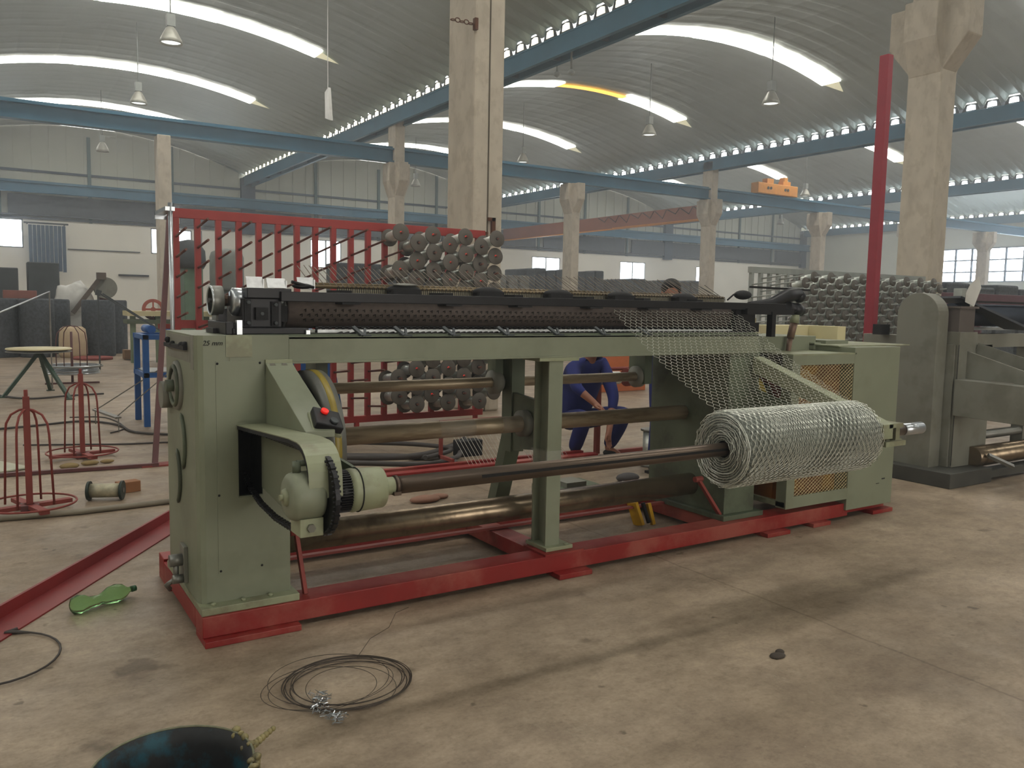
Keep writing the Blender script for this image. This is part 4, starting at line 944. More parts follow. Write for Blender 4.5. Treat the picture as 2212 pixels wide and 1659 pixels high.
# big loose wire coil with a braided tie
t = thing('loose_wire_coil', 'loose coil of thin dark iron wire lying on the bare floor in front', 'wire coil', (1.2, 3.15, 0))
mb = MB()
for k in range(7):
    R_ = .235 + random.uniform(-.018, .022); cx_, cy_ = 1.235 + random.uniform(-.012, .012), 3.165 + random.uniform(-.012, .012)
    mb.ring((cx_, cy_, .006 + .003 * k), R_, .0022, 'z', 48, 4, 1.05 + random.uniform(-.04, .04), .98 + random.uniform(-.04, .04))
for (cx_, cy_, rx, ry) in ((1.15, 3.17, .275, .20), (1.17, 3.22, .25, .24), (1.12, 3.15, .22, .19), (1.22, 3.1, .18, .2)):
    mb.ring((cx_, cy_, .02), rx, .0015, 'z', 48, 4, 1, ry / rx)
mb.tube([(1.36, 3.38, .01), (1.48, 3.52, .02), (1.62, 3.62, .012), (1.72, 3.76, .02), (1.82, 3.82, .01)], .0015, 4)
mb.build('wire_loops', WIREB, t)
mb = MB()
for k in range(150):
    s_ = random.random(); c0 = Vector((1.065, 3.13 - .28 * s_, .012 + .018 * random.random())); w = .032
    c0 += Vector((random.uniform(-w, w) + .02 * math.sin(s_ * 9), 0, 0))
    dd = Vector((random.uniform(-1, 1), random.uniform(-1, 1), random.uniform(-.3, .3))) * .014
    mb.tube([c0 - dd, c0 + dd], .0018, 3)
mb.build('braided_tie', STEEL, t, kind='stuff')
# bucket
t = thing('grease_bucket', 'black bucket crusted with dried yellow grease at the bottom edge of the view', 'bucket', (.385, 2.265, 0))
BK = mat('grease_stained_bucket', (.10, .11, .11), .4, rgb2=(.50, .47, .30), mix=.9, mscale=9, edge=(.5, .6), var=.3)
BI = mat('bucket_inside', (.10, .11, .12), .6, rgb2=(.05, .30, .36), mix=.85, mscale=9, edge=(.48, .62), var=.4, scale=25)
MB().lathe([(.15, 0), (.155, .005), (.19, .30), (.21, .335), (.212, .345), (.206, .348)], (.385, 2.265, 0), 'z', 40).build('bucket_shell', BK, t)
MB().lathe([(0, .03), (.145, .03), (.16, .06), (.186, .30), (.203, .345), (.208, .348)], (.385, 2.265, 0), 'z', 40).build('bucket_lining', BI, t)
MB().ring((.385, 2.265, .348), .208, .0035, 'z', 48, 6).build('bucket_rim', mat('crusted_rim', (.42, .42, .33), .5, var=.3, scale=40), t)
mb = MB()
for k in range(90):
    a = random.uniform(-1.2, .6); r_ = .208 + random.uniform(-.004, .012)
    mb.ball((.385 + r_ * math.cos(a), 2.265 + r_ * math.sin(a), .335 + random.uniform(-.05, .02)), random.uniform(.004, .013), 7, 5, (random.uniform(.7, 1.6), random.uniform(.7, 1.6), random.uniform(.5, 1.4)))
for k in range(7): mb.ball((.60 + .012 * k, 2.285 + .006 * k, .33 + .003 * k), .013 - .0008 * k, 7, 5)
mb.build('dried_grease', mat('dried_grease', (.52, .48, .32), .45, var=.3, scale=20, rgb2=(.2, .2, .16), mix=.8, mscale=12), t, kind='stuff')
# sheets of board and cardboard on the floor at the left
tag(MB().cbox((-.05, 8.95, .012), (.45, .7, .012), Matrix.Rotation(.5, 3, 'Z')).cbox((-.08, 8.3, .02), (.12, 1.0, .01), Matrix.Rotation(-.12, 3, 'Z')).build('pale_board', mat('pale_board', (.70, .70, .62), .6), None), 'pale flat board lying on the floor at the left edge', 'board')
tag(MB().ball((.62, 8.62, .02), .06, 10, 6, (1.4, .8, .5)).ball((.8, 8.7, .02), .05, 10, 6, (1.6, .8, .5)).ball((.95, 8.72, .02), .04, 10, 6, (1.6, .8, .5)).build('straw_waste', mat('straw_waste', (.58, .50, .34), .9, bump=.5), None), 'tuft of straw-coloured waste at the foot of the second red stand', 'waste')
cables = [([(-.6, 11.2), (.4, 11.5), (1.0, 11.7), (1.35, 11.2), (1.45, 10.5), (1.9, 10.1), (2.6, 10.2)], .018), ([(.0, 15.6), (.5, 14.6), (1.1, 14.8), (1.6, 14.9)], .02),
          ([(.3, 10.1), (.8, 9.9), (1.3, 9.7), (2.1, 9.6)], .012), ([(.9, 12.2), (1.3, 12.0), (1.4, 11.0), (1.2, 10.6)], .010)]
cn = ['long dark cable curving over the floor behind the red stands', 'thick dark cable on the floor under the turntable', 'thin pale cable running right behind the second red stand', 'thin cable looping before the blue stand']
def smooth(pts, n=6, z=.012):
    out = []
    P = [Vector((p[0], p[1], z if len(p) < 3 else p[2])) for p in pts]
    for i in range(len(P) - 1):
        a = P[max(0, i - 1)]; b = P[i]; c = P[i + 1]; d = P[min(len(P) - 1, i + 2)]
        for j in range(n):
            t = j / n; out.append(.5 * ((2 * b) + (-a + c) * t + (2 * a - 5 * b + 4 * c - d) * t * t + (-a + 3 * b - 3 * c + d) * t ** 3))
    out.append(P[-1]); return out
for (pts, r_), nm in zip(cables, cn): tag(MB().tube(smooth(pts, 6, r_), r_ * .8, 6).build('floor_cable', CABLE, None), nm, 'cable')
# cable tangle behind the machine
tangle = [([(2.6, 8.3), (3.1, 7.9), (3.6, 7.6), (3.9, 7.2), (3.7, 6.95), (3.2, 6.85), (2.7, 7.1)], .03), ([(2.7, 7.9), (3.2, 7.6), (3.7, 7.5), (4.3, 7.9), (4.6, 8.2)], .032), ([(2.5, 7.6), (3.0, 7.3), (3.5, 7.0), (3.9, 7.15), (4.1, 7.4)], .026), ([(2.8, 8.6), (3.4, 8.3), (3.9, 7.9), (4.05, 7.5), (3.6, 7.2)], .024)]
tn = ['thick grey hose curling back on itself behind the winding shaft', 'thick grey hose rising to the right behind the machine', 'grey hose lying nearest the machine in the tangle', 'grey hose furthest back in the tangle']
for i, ((pts, r_), nm) in enumerate(zip(tangle, tn)): tag(MB().tube(smooth(pts, 6, r_ + .02 * i), r_, 8).build('rubber_hose', CABLE, None), nm, 'hose', 'hoses in the tangle behind the machine')
tag(MB().tube([(2.6, 8.75, .03), (4.9, 9.15, .03)], .02, 8).build('floor_rod', MAROON, None), 'long thin dark rod on the floor below the red rack', 'rod')
# blue cabinet behind the lower red rack
tag(MB().box(3.25, 3.72, 10.5, 10.9, .1, 1.22).prism([(3.72, .1), (4.02, .1), (3.86, 1.0), (3.72, 1.22)], 'xz', 10.5, 10.9).box(3.3, 3.4, 10.55, 10.85, 0, .1).box(3.8, 3.9, 10.55, 10.85, 0, .1).build('blue_cabinet', BLUE, None, bevel=.01), 'bright blue cabinet seen behind the lower bars of the red rack', 'cabinet')
# yellow level standing inside the frame and orange board
t = thing('yellow_level', 'yellow spirit level with black teeth standing on the floor inside the red frame', 'level', (4.07, 4.47, 0))
MB().bar((4.0, 4.50, 0.005), (3.96, 4.54, .17), .10, .025, (1, 0, 0)).build('level_body', YELL, t, bevel=.002)
MB().bar((4.10, 4.46, 0.005), (4.08, 4.50, .16), .028, .03, (1, 0, 0)).build('end_piece', YELL, t, bevel=.002)
MB().bar((4.065, 4.47, 0.02), (4.035, 4.51, .165), .025, .02, (1, 0, 0)).build('black_strip', BLACKR, t)
tag(MB().box(9.5, 10.7, 12.0, 12.1, 0.0, .98).build('orange_board', ORB, None, bevel=.01), 'orange board standing behind the crouching worker', 'board')
# bright spools standing in a red frame behind the pedestal
t = thing('spool_frame', 'dark red frame holding small shafts and a red digital counter behind the machine', 'frame', (6.0, 6.9, 0))
MB().box(5.55, 6.75, 6.75, 6.8, .02, .07).box(5.55, 5.6, 6.75, 6.8, 0, .55).box(5.55, 5.6, 6.98, 7.03, 0, .8).box(5.55, 5.6, 6.75, 7.03, .45, .5).box(6.2, 6.25, 6.75, 6.8, 0, .9).box(6.7, 6.75, 6.75, 6.8, 0, .6).box(6.7, 6.75, 6.98, 7.03, 0, .8).build('frame_bars', REDP, t)
MB().cyl((5.5, 7.0, .82), (7.0, 7.0, .82), .03, 12).cyl((5.5, 7.2, .9), (7.0, 7.2, .9), .02, 12).build('shaft', REDP, t)
MB().cyl((5.55, 7.0, .82), (5.85, 7.0, .82), .07, 18).build('wound_spool', WOUND, t)
MB().cyl((5.95, 7.0, .82), (6.0, 7.0, .82), .10, 20).cyl((6.15, 7.0, .82), (6.18, 7.0, .82), .09, 20).build('collar', REDP, t)
MB().box(6.22, 6.40, 6.68, 6.75, .58, .76).build('counter_case', BLACK, t)
c_ = MB()
for i in range(2):
    x = 6.27 + .05 * i
    for z in (.62, .66, .70): c_.box(x, x + .03, 6.676, 6.68, z - .004, z + .004)
    c_.box(x + .026, x + .032, 6.676, 6.68, .62, .70)
c_.build('led_digits', LED, t)
for i, (x, y, nm) in enumerate(((5.62, 6.2, 'left'), (5.85, 6.15, 'middle'), (6.1, 6.25, 'right'))):
    s_ = thing('standing_spool', 'bright zinc-wire spool standing on end behind the winding shaft, %s one of three' % nm, 'spool', (x, y, 0), 'bright spools standing behind the shaft')
    MB().cyl((x, y, .02), (x, y, .36), .075, 20).build('wound_wire', WOUND, s_)
    for z in (0, .36): MB().cyl((x, y, z), (x, y, z + .02), .10, 22).build('flange', STEELD, s_)
t = thing('lidded_tray', 'flat olive tray on the floor behind the lower roller', 'tray', (4.1, 5.5, 0))
MB().box(3.85, 4.35, 5.3, 5.7, 0, .10).build('tray_body', GREEND, t, bevel=.005); MB().box(4.0, 4.2, 5.4, 5.6, .10, .14).build('lid_knob', GREYM, t)
tag(MB().ball((2.95, 5.9, .02), .09, 12, 6, (1.5, .9, .35)).ball((3.1, 5.95, .015), .06, 10, 6, (1.5, .9, .4)).build('crumpled_rag', mat('pink_rag', (.60, .45, .38), .9, bump=.6), None), 'crumpled pinkish rag on the floor behind the shaft coupling', 'rag')
tag(MB().ball((4.95, 5.75, .03), .09, 12, 6, (1.4, .9, .5)).build('grey_rag', mat('grey_rag', (.34, .33, .33), .9, bump=.6), None), 'grey rag on the floor before the crouching worker', 'rag')
tag(MB().ball((3.04, 2.44, .006), .03, 10, 5, (1.5, 1, .3)).ball((3.08, 2.46, .008), .02, 8, 5, (1.2, 1, .6)).box(3.01, 3.045, 2.42, 2.445, 0, .008).build('dirt_scrap', mat('dark_scrap', (.26, .23, .2), .9, bump=.5), None), 'small dark scrap of dirt on the open floor right of centre', 'scrap')

# ================================================================== RED POLE, SECOND MACHINE
t = thing('red_pole', 'tall square red steel pole standing between the two machines', 'pole', (9.14, 6.2, 0))
MB().box(9.09, 9.19, 6.15, 6.27, .01, 4.62).build('pole_tube', mat('crimson_paint', (.58, .16, .22), .45, var=.06), t, bevel=.006)
MB().box(9.0, 9.28, 6.06, 6.36, 0, .01).build('base_plate', MAROON, t)

N2 = thing('grey_netting_machine', 'grey painted netting machine with an arched side plate, cut off by the right edge', 'machine', (8.6, 4.7, 0))
def p2(mb, name, mt, parent=None, bevel=0, **k): return mb.build(name, mt, parent or N2, bevel, **k)
p2(MB().box(7.34, 8.05, 4.09, 5.3, 0, .14), 'base_block', mat('oily_grey_base', (.27, .27, .25), .6, var=.2), bevel=.006)
yc, hw_, zt = 4.585, .205, 1.575
arch = [(yc - hw_, .13)] + [(yc + hw_ * math.cos(t), zt + hw_ * math.sin(t)) for t in [PI - PI * i / 18 for i in range(19)]] + [(yc + hw_, .13)]
p2(MB().prism(arch, 'yz', 7.47, 7.64), 'arched_side_plate', GREYM, bevel=.004)
p2(MB().box(7.62, 7.78, 4.80, 5.25, .14, 1.37).box(7.64, 8.3, 4.3, 5.25, .14, 1.30), 'gear_case', GREYM, bevel=.004)
p2(MB().box(7.66, 7.96, 4.27, 4.40, .14, 1.42), 'front_post', GREYM, bevel=.004)
p2(MB().box(7.645, 7.655, 4.268, 4.27, .16, 1.30), 'post_seam', BLACKR)
p2(MB().box(7.68, 7.94, 4.30, 4.6, 1.42, 1.64).box(7.66, 7.97, 4.28, 4.62, 1.64, 1.66), 'head_block', mat('brown_grey_block', (.36, .33, .31), .6))
p2(MB().box(7.46, 7.62, 4.96, 5.04, 1.37, 1.47), 'dark_motor', BLACKR)
p2(MB().prism([(4.27, .98), (4.27, .64), (3.30, .62), (3.30, .96)], 'yz', 7.62, 7.82), 'winder_arm', GREYM, bevel=.004)
p2(MB().prism([(4.27, 1.24), (4.27, .98), (3.30, .97), (3.45, 1.0)], 'yz', 7.80, 7.83), 'gusset_plate', GREYM)
p2(MB().bar((7.95, 4.27, 1.25), (7.95, 3.3, .98), .14, .012, (1, 0, 0)), 'gusset_flange', GREYM)
p2(MB().box(7.96, 12.0, 4.30, 4.42, 1.27, 1.40), 'top_beam', GREYM)
p2(MB().box(7.96, 12.0, 4.5, 4.56, 1.43, 1.46), 'bright_strip', STEEL)
p2(MB().cyl((7.96, 4.55, 1.58), (12.0, 4.55, 1.58), .11, 28), 'weaving_drum', mat('dark_blue_drum', (.20, .23, .28), .5, .4))
p2(MB().box(7.98, 12.0, 4.45, 4.5, 1.70, 1.72), 'guide_bar', BLACK)
sl = MB().bar((8.0, 4.6, 1.75), (8.55, 4.2, 1.45), .5, .02, (0, 0, 1)); p2(sl, 'dark_cover', mat('dark_cover', (.2, .22, .25), .6))
p2(MB().cyl((7.96, 4.35, .40), (12.0, 4.35, .40), .045, 22), 'bright_roller', STEELD)
p2(MB().cyl((7.96, 4.6, .55), (12.0, 4.6, .55), .045, 22), 'rear_roller', STEELD)
p2(MB().cyl((7.96, 4.25, .22), (12.0, 4.25, .22), .10, 28), 'lower_roller', OILED)
p2(MB().bar((7.98, 4.1, .26), (8.15, 3.95, .16), .03, .05, (1, 0, 0)), 'stop_bar', STEELD)
p2(MB().box(8.05, 12.0, 4.12, 4.25, .03, .10), 'front_beam', mat('oily_grey_base', (.27, .27, .25)))
for x in (9.0, 10.4): p2(MB().box(x, x + .14, 4.3, 4.42, .1, 1.27), 'post', GREYM)
p2(MB().box(8.5, 8.62, 4.9, 5.0, .1, 1.3).box(8.9, 9.5, 5.2, 5.25, .5, 1.25), 'rear_plate', GREYM)
o = MB().add([(7.72, 4.28, 1.70), (7.86, 4.27, 1.66), (7.98, 4.28, 1.84), (7.96, 4.30, 1.95), (7.80, 4.29, 1.86), (7.72, 4.28, 1.78)], [(0, 1, 2, 3, 4, 5)]).add([(7.72, 4.283, 1.70), (7.86, 4.273, 1.66), (7.98, 4.283, 1.84), (7.96, 4.303, 1.95), (7.80, 4.293, 1.86), (7.72, 4.283, 1.78)], [(5, 4, 3, 2, 1, 0)]).box(7.84, 7.87, 4.28, 4.30, 1.655, 1.72)
tag(o.build('paper_sheet', WHITEP, None), 'torn white paper sheet stuck up on the head of the grey machine', 'paper')
# dark stacks and a red beam behind the grey machine
tag(MB().box(17.2, 24.0, 10.6, 11.0, 1.55, 2.05).box(17.3, 17.4, 10.7, 10.9, 0, 1.6).box(20, 20.1, 10.7, 10.9, 0, 1.6).build('dull_red_beam', mat('dull_red_frame', (.34, .18, .22), .6), None, bevel=.01), 'dull red frame beam behind the grey machine at the right edge', 'beam')
for i in range(5):
    x = 21.5 + i * 1.35
    tag(MB().box(x, x + 1.2, 13.2, 14.2, 0, 2.35 + .1 * (i % 2)).build('dark_netting_bale', DKMESH, None, bevel=.06), 'dark netting bale behind the grey machine, %s from the left' % ORD[i].replace('topmost', 'first'), 'bale', 'dark netting bales at the right')
tag(MB().box(13.6, 13.75, 7.6, 7.75, 0, 2.0).box(13.2, 13.75, 7.6, 8.0, .9, 1.5).build('switch_cabinet', GREYR, None, bevel=.01), 'grey switch box on a post behind the red pole', 'cabinet')

# ================================================================== BACKGROUND
# crane girder, end carriage, hook
t = thing('crane_girder', 'long dull orange crane girder crossing the hall below the roof', 'crane', (38, 48, 7.0))
MB().box(37.7, 38.3, 36.95, 61.0, 7.02, 7.95).build('girder', ORNGD, t, bevel=.03)
MB().box(37.5, 37.65, 36.95, 61.0, 6.95, 7.02).box(37.4, 37.5, 36.8, 46, 7.0, 7.06).build('lower_flange', ORNG, t)
cb_ = MB()
for i in range(9): cb_.tube([(37.66, 37.2 + i * 1.2, 7.9), (37.62, 37.5 + i * 1.2, 7.35 + .1 * (i % 3)), (37.66, 38.3 + i * 1.2, 7.88)], .03, 4)
cb_.build('festoon_cable', BLACKR, t)
MB().box(37.4, 38.6, 36.9, 37.3, 7.9, 8.04).build('girder_end', ORNGD, t)
t = thing('crane_end_carriage', 'bright orange crane end carriage riding on the blue runway', 'crane carriage', (42.7, 36.3, 8.7))
MB().box(40.8, 44.5, 36.0, 36.6, 8.79, 9.45).build('carriage_box', ORNG, t, bevel=.03)
MB().box(41.7, 42.3, 36.1, 36.5, 9.45, 9.75).box(43.2, 43.9, 36.1, 36.5, 9.45, 9.7).box(43.3, 43.6, 36.1, 36.5, 9.7, 9.95).build('drive_motor', ORNG, t)
for x in (41.7, 41.95, 43.3, 43.55): MB().cyl((x, 35.97, 9.15), (x, 36.0, 9.15), .09, 12).build('bolt', BLACKR, t)
# lamps hanging from the roof
def lamp(x, y, z, lb, lit=False, r=.34):
    t = thing('bell_lamp', 'bell-shaped hall lamp hanging ' + lb, 'lamp', (x, y, z))
    MB().lathe([(.09, .50), (.13, .46), (.20, .34), (.30, .14), (r, 0), (r - .02, 0), (.28, .13), (.18, .32), (.07, .47)], (x, y, z), 'z', 22).build('shade', mat('grey_lamp_shade', (.62, .62, .58), .4, .2), t)
    MB().box(x - .12, x + .12, y - .12, y + .12, z + .5, z + .85).cyl((x, y, z + .85), (x, y, z + 3.2), .02, 6).build('ballast', mat('grey_lamp_box', (.5, .52, .50), .6), t)
    MB().lathe([(0, .02), (r - .05, .06), (r - .08, .1), (0, .1)], (x, y, z), 'z', 18).build('diffuser', LAMPG if lit else mat('grey_lamp_glass', (.8, .8, .74), .3), t)
lamp(5.1, 27.7, 9.3, 'at the top left under the first bright strip', True)
lamp(5.65, 50, 9.3, 'before the far wall above the left window')
lamp(5.6, 37.4, 9.4, 'small, between the two left roof strips', True)
lamp(24.6, 51, 9.3, 'right of the second far column')
lamp(25.3, 39, 9.35, 'glowing just right of the big column', True)
lamp(26.0, 29.5, 9.4, 'above the blue runway in the middle bay', True)
lamp(25.4, 22, 9.3, 'below the end of the brightest roof strip', True)
lamp(61.5, 51.5, 9.3, 'just left of the right hexagonal column head')
lamp(47.0, 37.4, 9.2, 'below the orange carriage', True)
for x, y, z, s_ in ((16.9, 24, 9.45, 'left'), (16.7, 22.9, 9.25, 'right')):
    tag(MB().cyl((x, y, z + .1), (x, y, z + .9), .04, 8).lathe([(0, -.08), (.10, -.02), (.12, .05), (.05, .12)], (x, y, z), 'z', 14).build('pendant_socket', GREYR, None), 'small grey pendant socket below the blue gutter, %s of the two' % s_, 'pendant', 'pendant sockets below the gutter')
tag(MB().prism([(28.4, 7.85), (28.9, 8.0), (28.95, 8.9), (28.6, 9.0)], 'yz', 10.4, 10.5).box(10.42, 10.44, 28.7, 28.72, 8.9, 12.08).build('hanging_sheet', WHITEP, None), 'pale strip of sheet hanging from the roof near the gutter', 'sheet')
# curtain and rail by the left window
t = thing('strip_curtain', 'blue-grey hanging curtain on a rail beside the left window', 'curtain', (3.6, 61.3, 0))
for i in range(9):
    x = 2.55 + i * .235
    MB().box(x, x + .20, 61.3 + .05 * (i % 2), 61.34 + .05 * (i % 2), 3.2 - .05 * (i % 3), 6.05).build('curtain_strip', CLOTHB, t)
MB().box(2.3, 4.8, 61.25, 61.4, 6.12, 6.22).box(2.5, 2.54, 61.4, 62.3, 6.12, 6.2).box(4.6, 4.64, 61.4, 62.3, 6.12, 6.2).build('rail', BLACKR, t)
tag(MB().box(4.8, 9.2, 62.2, 62.28, 4.62, 4.68).build('wall_conduit', DKGREY, None), 'thin dark conduit on the white wall right of the curtain', 'conduit')
tag(MB().box(10.4 - 2.6, 9.7, 62.1, 62.28, 3.0, 3.12).build('wall_bracket', BLACKR, None), 'short black bar on the white wall left of the far slim column', 'bar')
# work bench, red wheel, green machine and tank behind the rack
t = thing('work_bench', 'long cream-topped bench on green legs against the back, left of the cabinet', 'bench', (4.5, 22, 0))
MB().box(2.9, 7.4, 21.8, 22.6, 1.14, 1.26).build('bench_top', CREAM, t)
MB().box(2.9, 7.4, 21.85, 22.55, .95, 1.05).build('lower_rail', GREEND, t)
for x in (2.98, 3.55, 4.7, 6.2): MB().box(x, x + .12, 21.9, 22.0, 0, 1.14).build('leg', mat('pale_green_paint', (.44, .50, .40), .6), t)
t = thing('red_slotted_wheel', 'half-hidden red slotted wheel on the cream bench', 'wheel', (3.55, 22.2, 1.3))
MB().lathe([(.18, 0), (.26, 0), (.26, .04), (.18, .04), (.18, 0)], (3.55, 22.2, 1.30), 'y', 28).cyl((3.55, 22.2, 1.3), (3.55, 22.24, 1.3), .06, 12).bar((3.33, 22.22, 1.3), (3.77, 22.22, 1.3), .03, .05).bar((3.55, 22.22, 1.06), (3.55, 22.22, 1.54), .03, .05).build('wheel_disc', mat('brick_red_paint', (.60, .30, .24), .6), t)
t = thing('green_press', 'pale green upright press with a round cap behind the first bars of the red rack', 'press', (4.0, 19.5, 0))
MB().box(3.75, 4.15, 19.4, 19.9, 0, 2.3).build('press_body', mat('press_green_paint', (.36, .45, .38), .6), t, bevel=.02)
MB().lathe([(0, .65), (.2, .6), (.34, .4), (.36, .1), (.30, 0), (0, 0)], (3.9, 19.6, 2.25), 'z', 20).build('press_cap', DKGREY, t)
tag(MB().lathe([(0, 0), (.38, 0), (.40, .05), (.40, .8), (.36, .92), (.2, 1.0), (0, 1.02)], (5.05, 21.0, 1.8), 'z', 26).box(4.75, 5.35, 20.7, 21.3, 0, 1.8).build('grey_tank', mat('tank_grey', (.46, .48, .46), .6), None), 'grey domed tank seen between the bars of the red rack', 'tank')
tag(MB().ball((5.9, 20, 1.1), .8, 16, 10, (1.5, .6, .95)).box(5.2, 6.6, 19.8, 20.2, 0, .5).build('covered_load', mat('purple_grey_tarp', (.32, .28, .36), .8, bump=.5), None), 'load under a purple-grey cover behind the red rack', 'load')
tag(MB().box(4.75, 5.3, 18.9, 19.3, 1.0, 1.3).box(4.8, 5.25, 18.95, 19.25, 0, 1.0).build('orange_case', mat('orange_case', (.70, .42, .20), .6), None), 'small orange case behind the hand wheel', 'case')
tag(MB().box(9.0, 12.8, 24.0, 25.0, 0, 2.75).build('dark_crate', DKMESH, None, bevel=.05), 'big dark grey crate below the double bright window', 'crate')
# stacks of dark netting bales right of the big column
k = 0
for (xa, n_, zt_, y_) in ((25.6, 9, 3.6, 40.0), (32.9, 6, 3.25, 40.5), (39.3, 2, 3.35, 41)):
    for i in range(n_):
        w_ = .72 if xa < 30 else 1.0
        x = xa + i * w_; k += 1
        tag(MB().box(x, x + w_ - .06, y_, y_ + 1.2, 0, zt_ + .06 * ((i * 7) % 3)).build('netting_bale', DKMESH, None, bevel=.07), 'dark netting bale %s, %s from the left in its stack' % ('beside the third far column' if xa < 30 else 'under the brightest window' if xa < 37 else 'before the fourth far column', ORD[i].replace('topmost', 'first')), 'bale', 'stacked netting bales beyond the machine')
for i in range(4):
    x = 22.4 + i * .75
    tag(MB().box(x, x + .6, 38.0, 39.0, 0, 3.15).build('pale_netting_bale', mat('pale_packed_netting', (.48, .48, .46), .6, var=.3, scale=8, bump=.5), None, bevel=.06), 'pale grey netting bale right behind the bobbins, %s from the left' % ORD[i].replace('topmost', 'first'), 'bale', 'pale netting bales')

# ================================================================== PEOPLE
def skin_mesh(name, joints, edges, mt, parent, sub=2, root=None):
    me = bpy.data.meshes.new(name); keys = list(joints); idx = {k_: i for i, k_ in enumerate(keys)}
    org = ORG[parent.name]
    me.from_pydata([tuple(Vector(joints[k_][0]) - Vector(org)) for k_ in keys], [(idx[a], idx[b]) for a, b in edges], [])
    me.materials.append(mt)
    o = bpy.data.objects.new(name, me); C.objects.link(o); o.parent = parent
    md = o.modifiers.new('skin', 'SKIN'); md.use_smooth_shade = True
    for i, k_ in enumerate(keys):
        r_ = joints[k_][1]; sv = me.skin_vertices[0].data[i]; sv.radius = (r_, r_) if not isinstance(r_, tuple) else r_
        sv.use_root = (k_ == (root or keys[0]))
    s = o.modifiers.new('sub', 'SUBSURF'); s.levels = sub; s.render_levels = sub
    for f_ in me.polygons: f_.use_smooth = True
    return o
def hand(J, E_, pref, wrist, d, side, curl=.5, s=1.0):
    """adds a palm and five fingers to joint dict J"""
    w = Vector(wrist); d = Vector(d).normalized(); sd = Vector(side).normalized(); nrm = d.cross(sd).normalized()
    J[pref + 'palm'] = (w + d * .045 * s, .028 * s); J[pref + 'knuck'] = (w + d * .085 * s, .026 * s)
    E_ += [(pref + 'wrist', pref + 'palm'), (pref + 'palm', pref + 'knuck')]
    for i, (o_, L) in enumerate(((-.028, .065), (-.010, .078), (.009, .072), (.027, .055))):
        b0 = w + d * .095 * s + sd * o_ * s
        m1 = b0 + (d * L * .5 + nrm * L * .12 * curl) * s; m2 = m1 + (d * L * .5 + nrm * L * .5 * curl) * s
        J[f'{pref}f{i}a'] = (b0, .0095 * s); J[f'{pref}f{i}b'] = (m1, .009 * s); J[f'{pref}f{i}c'] = (m2, .0075 * s)
        E_ += [(pref + 'knuck', f'{pref}f{i}a'), (f'{pref}f{i}a', f'{pref}f{i}b'), (f'{pref}f{i}b', f'{pref}f{i}c')]
    t0 = w + d * .03 * s - sd * .035 * s; t1 = t0 + (d * .035 - sd * .02 + nrm * .01) * s
    J[pref + 't0'] = (t0, .012 * s); J[pref + 't1'] = (t1, .0095 * s); J[pref + 't2'] = (t1 + (d * .028 + nrm * .008) * s, .008 * s)
    E_ += [(pref + 'palm', pref + 't0'), (pref + 't0', pref + 't1'), (pref + 't1', pref + 't2')]
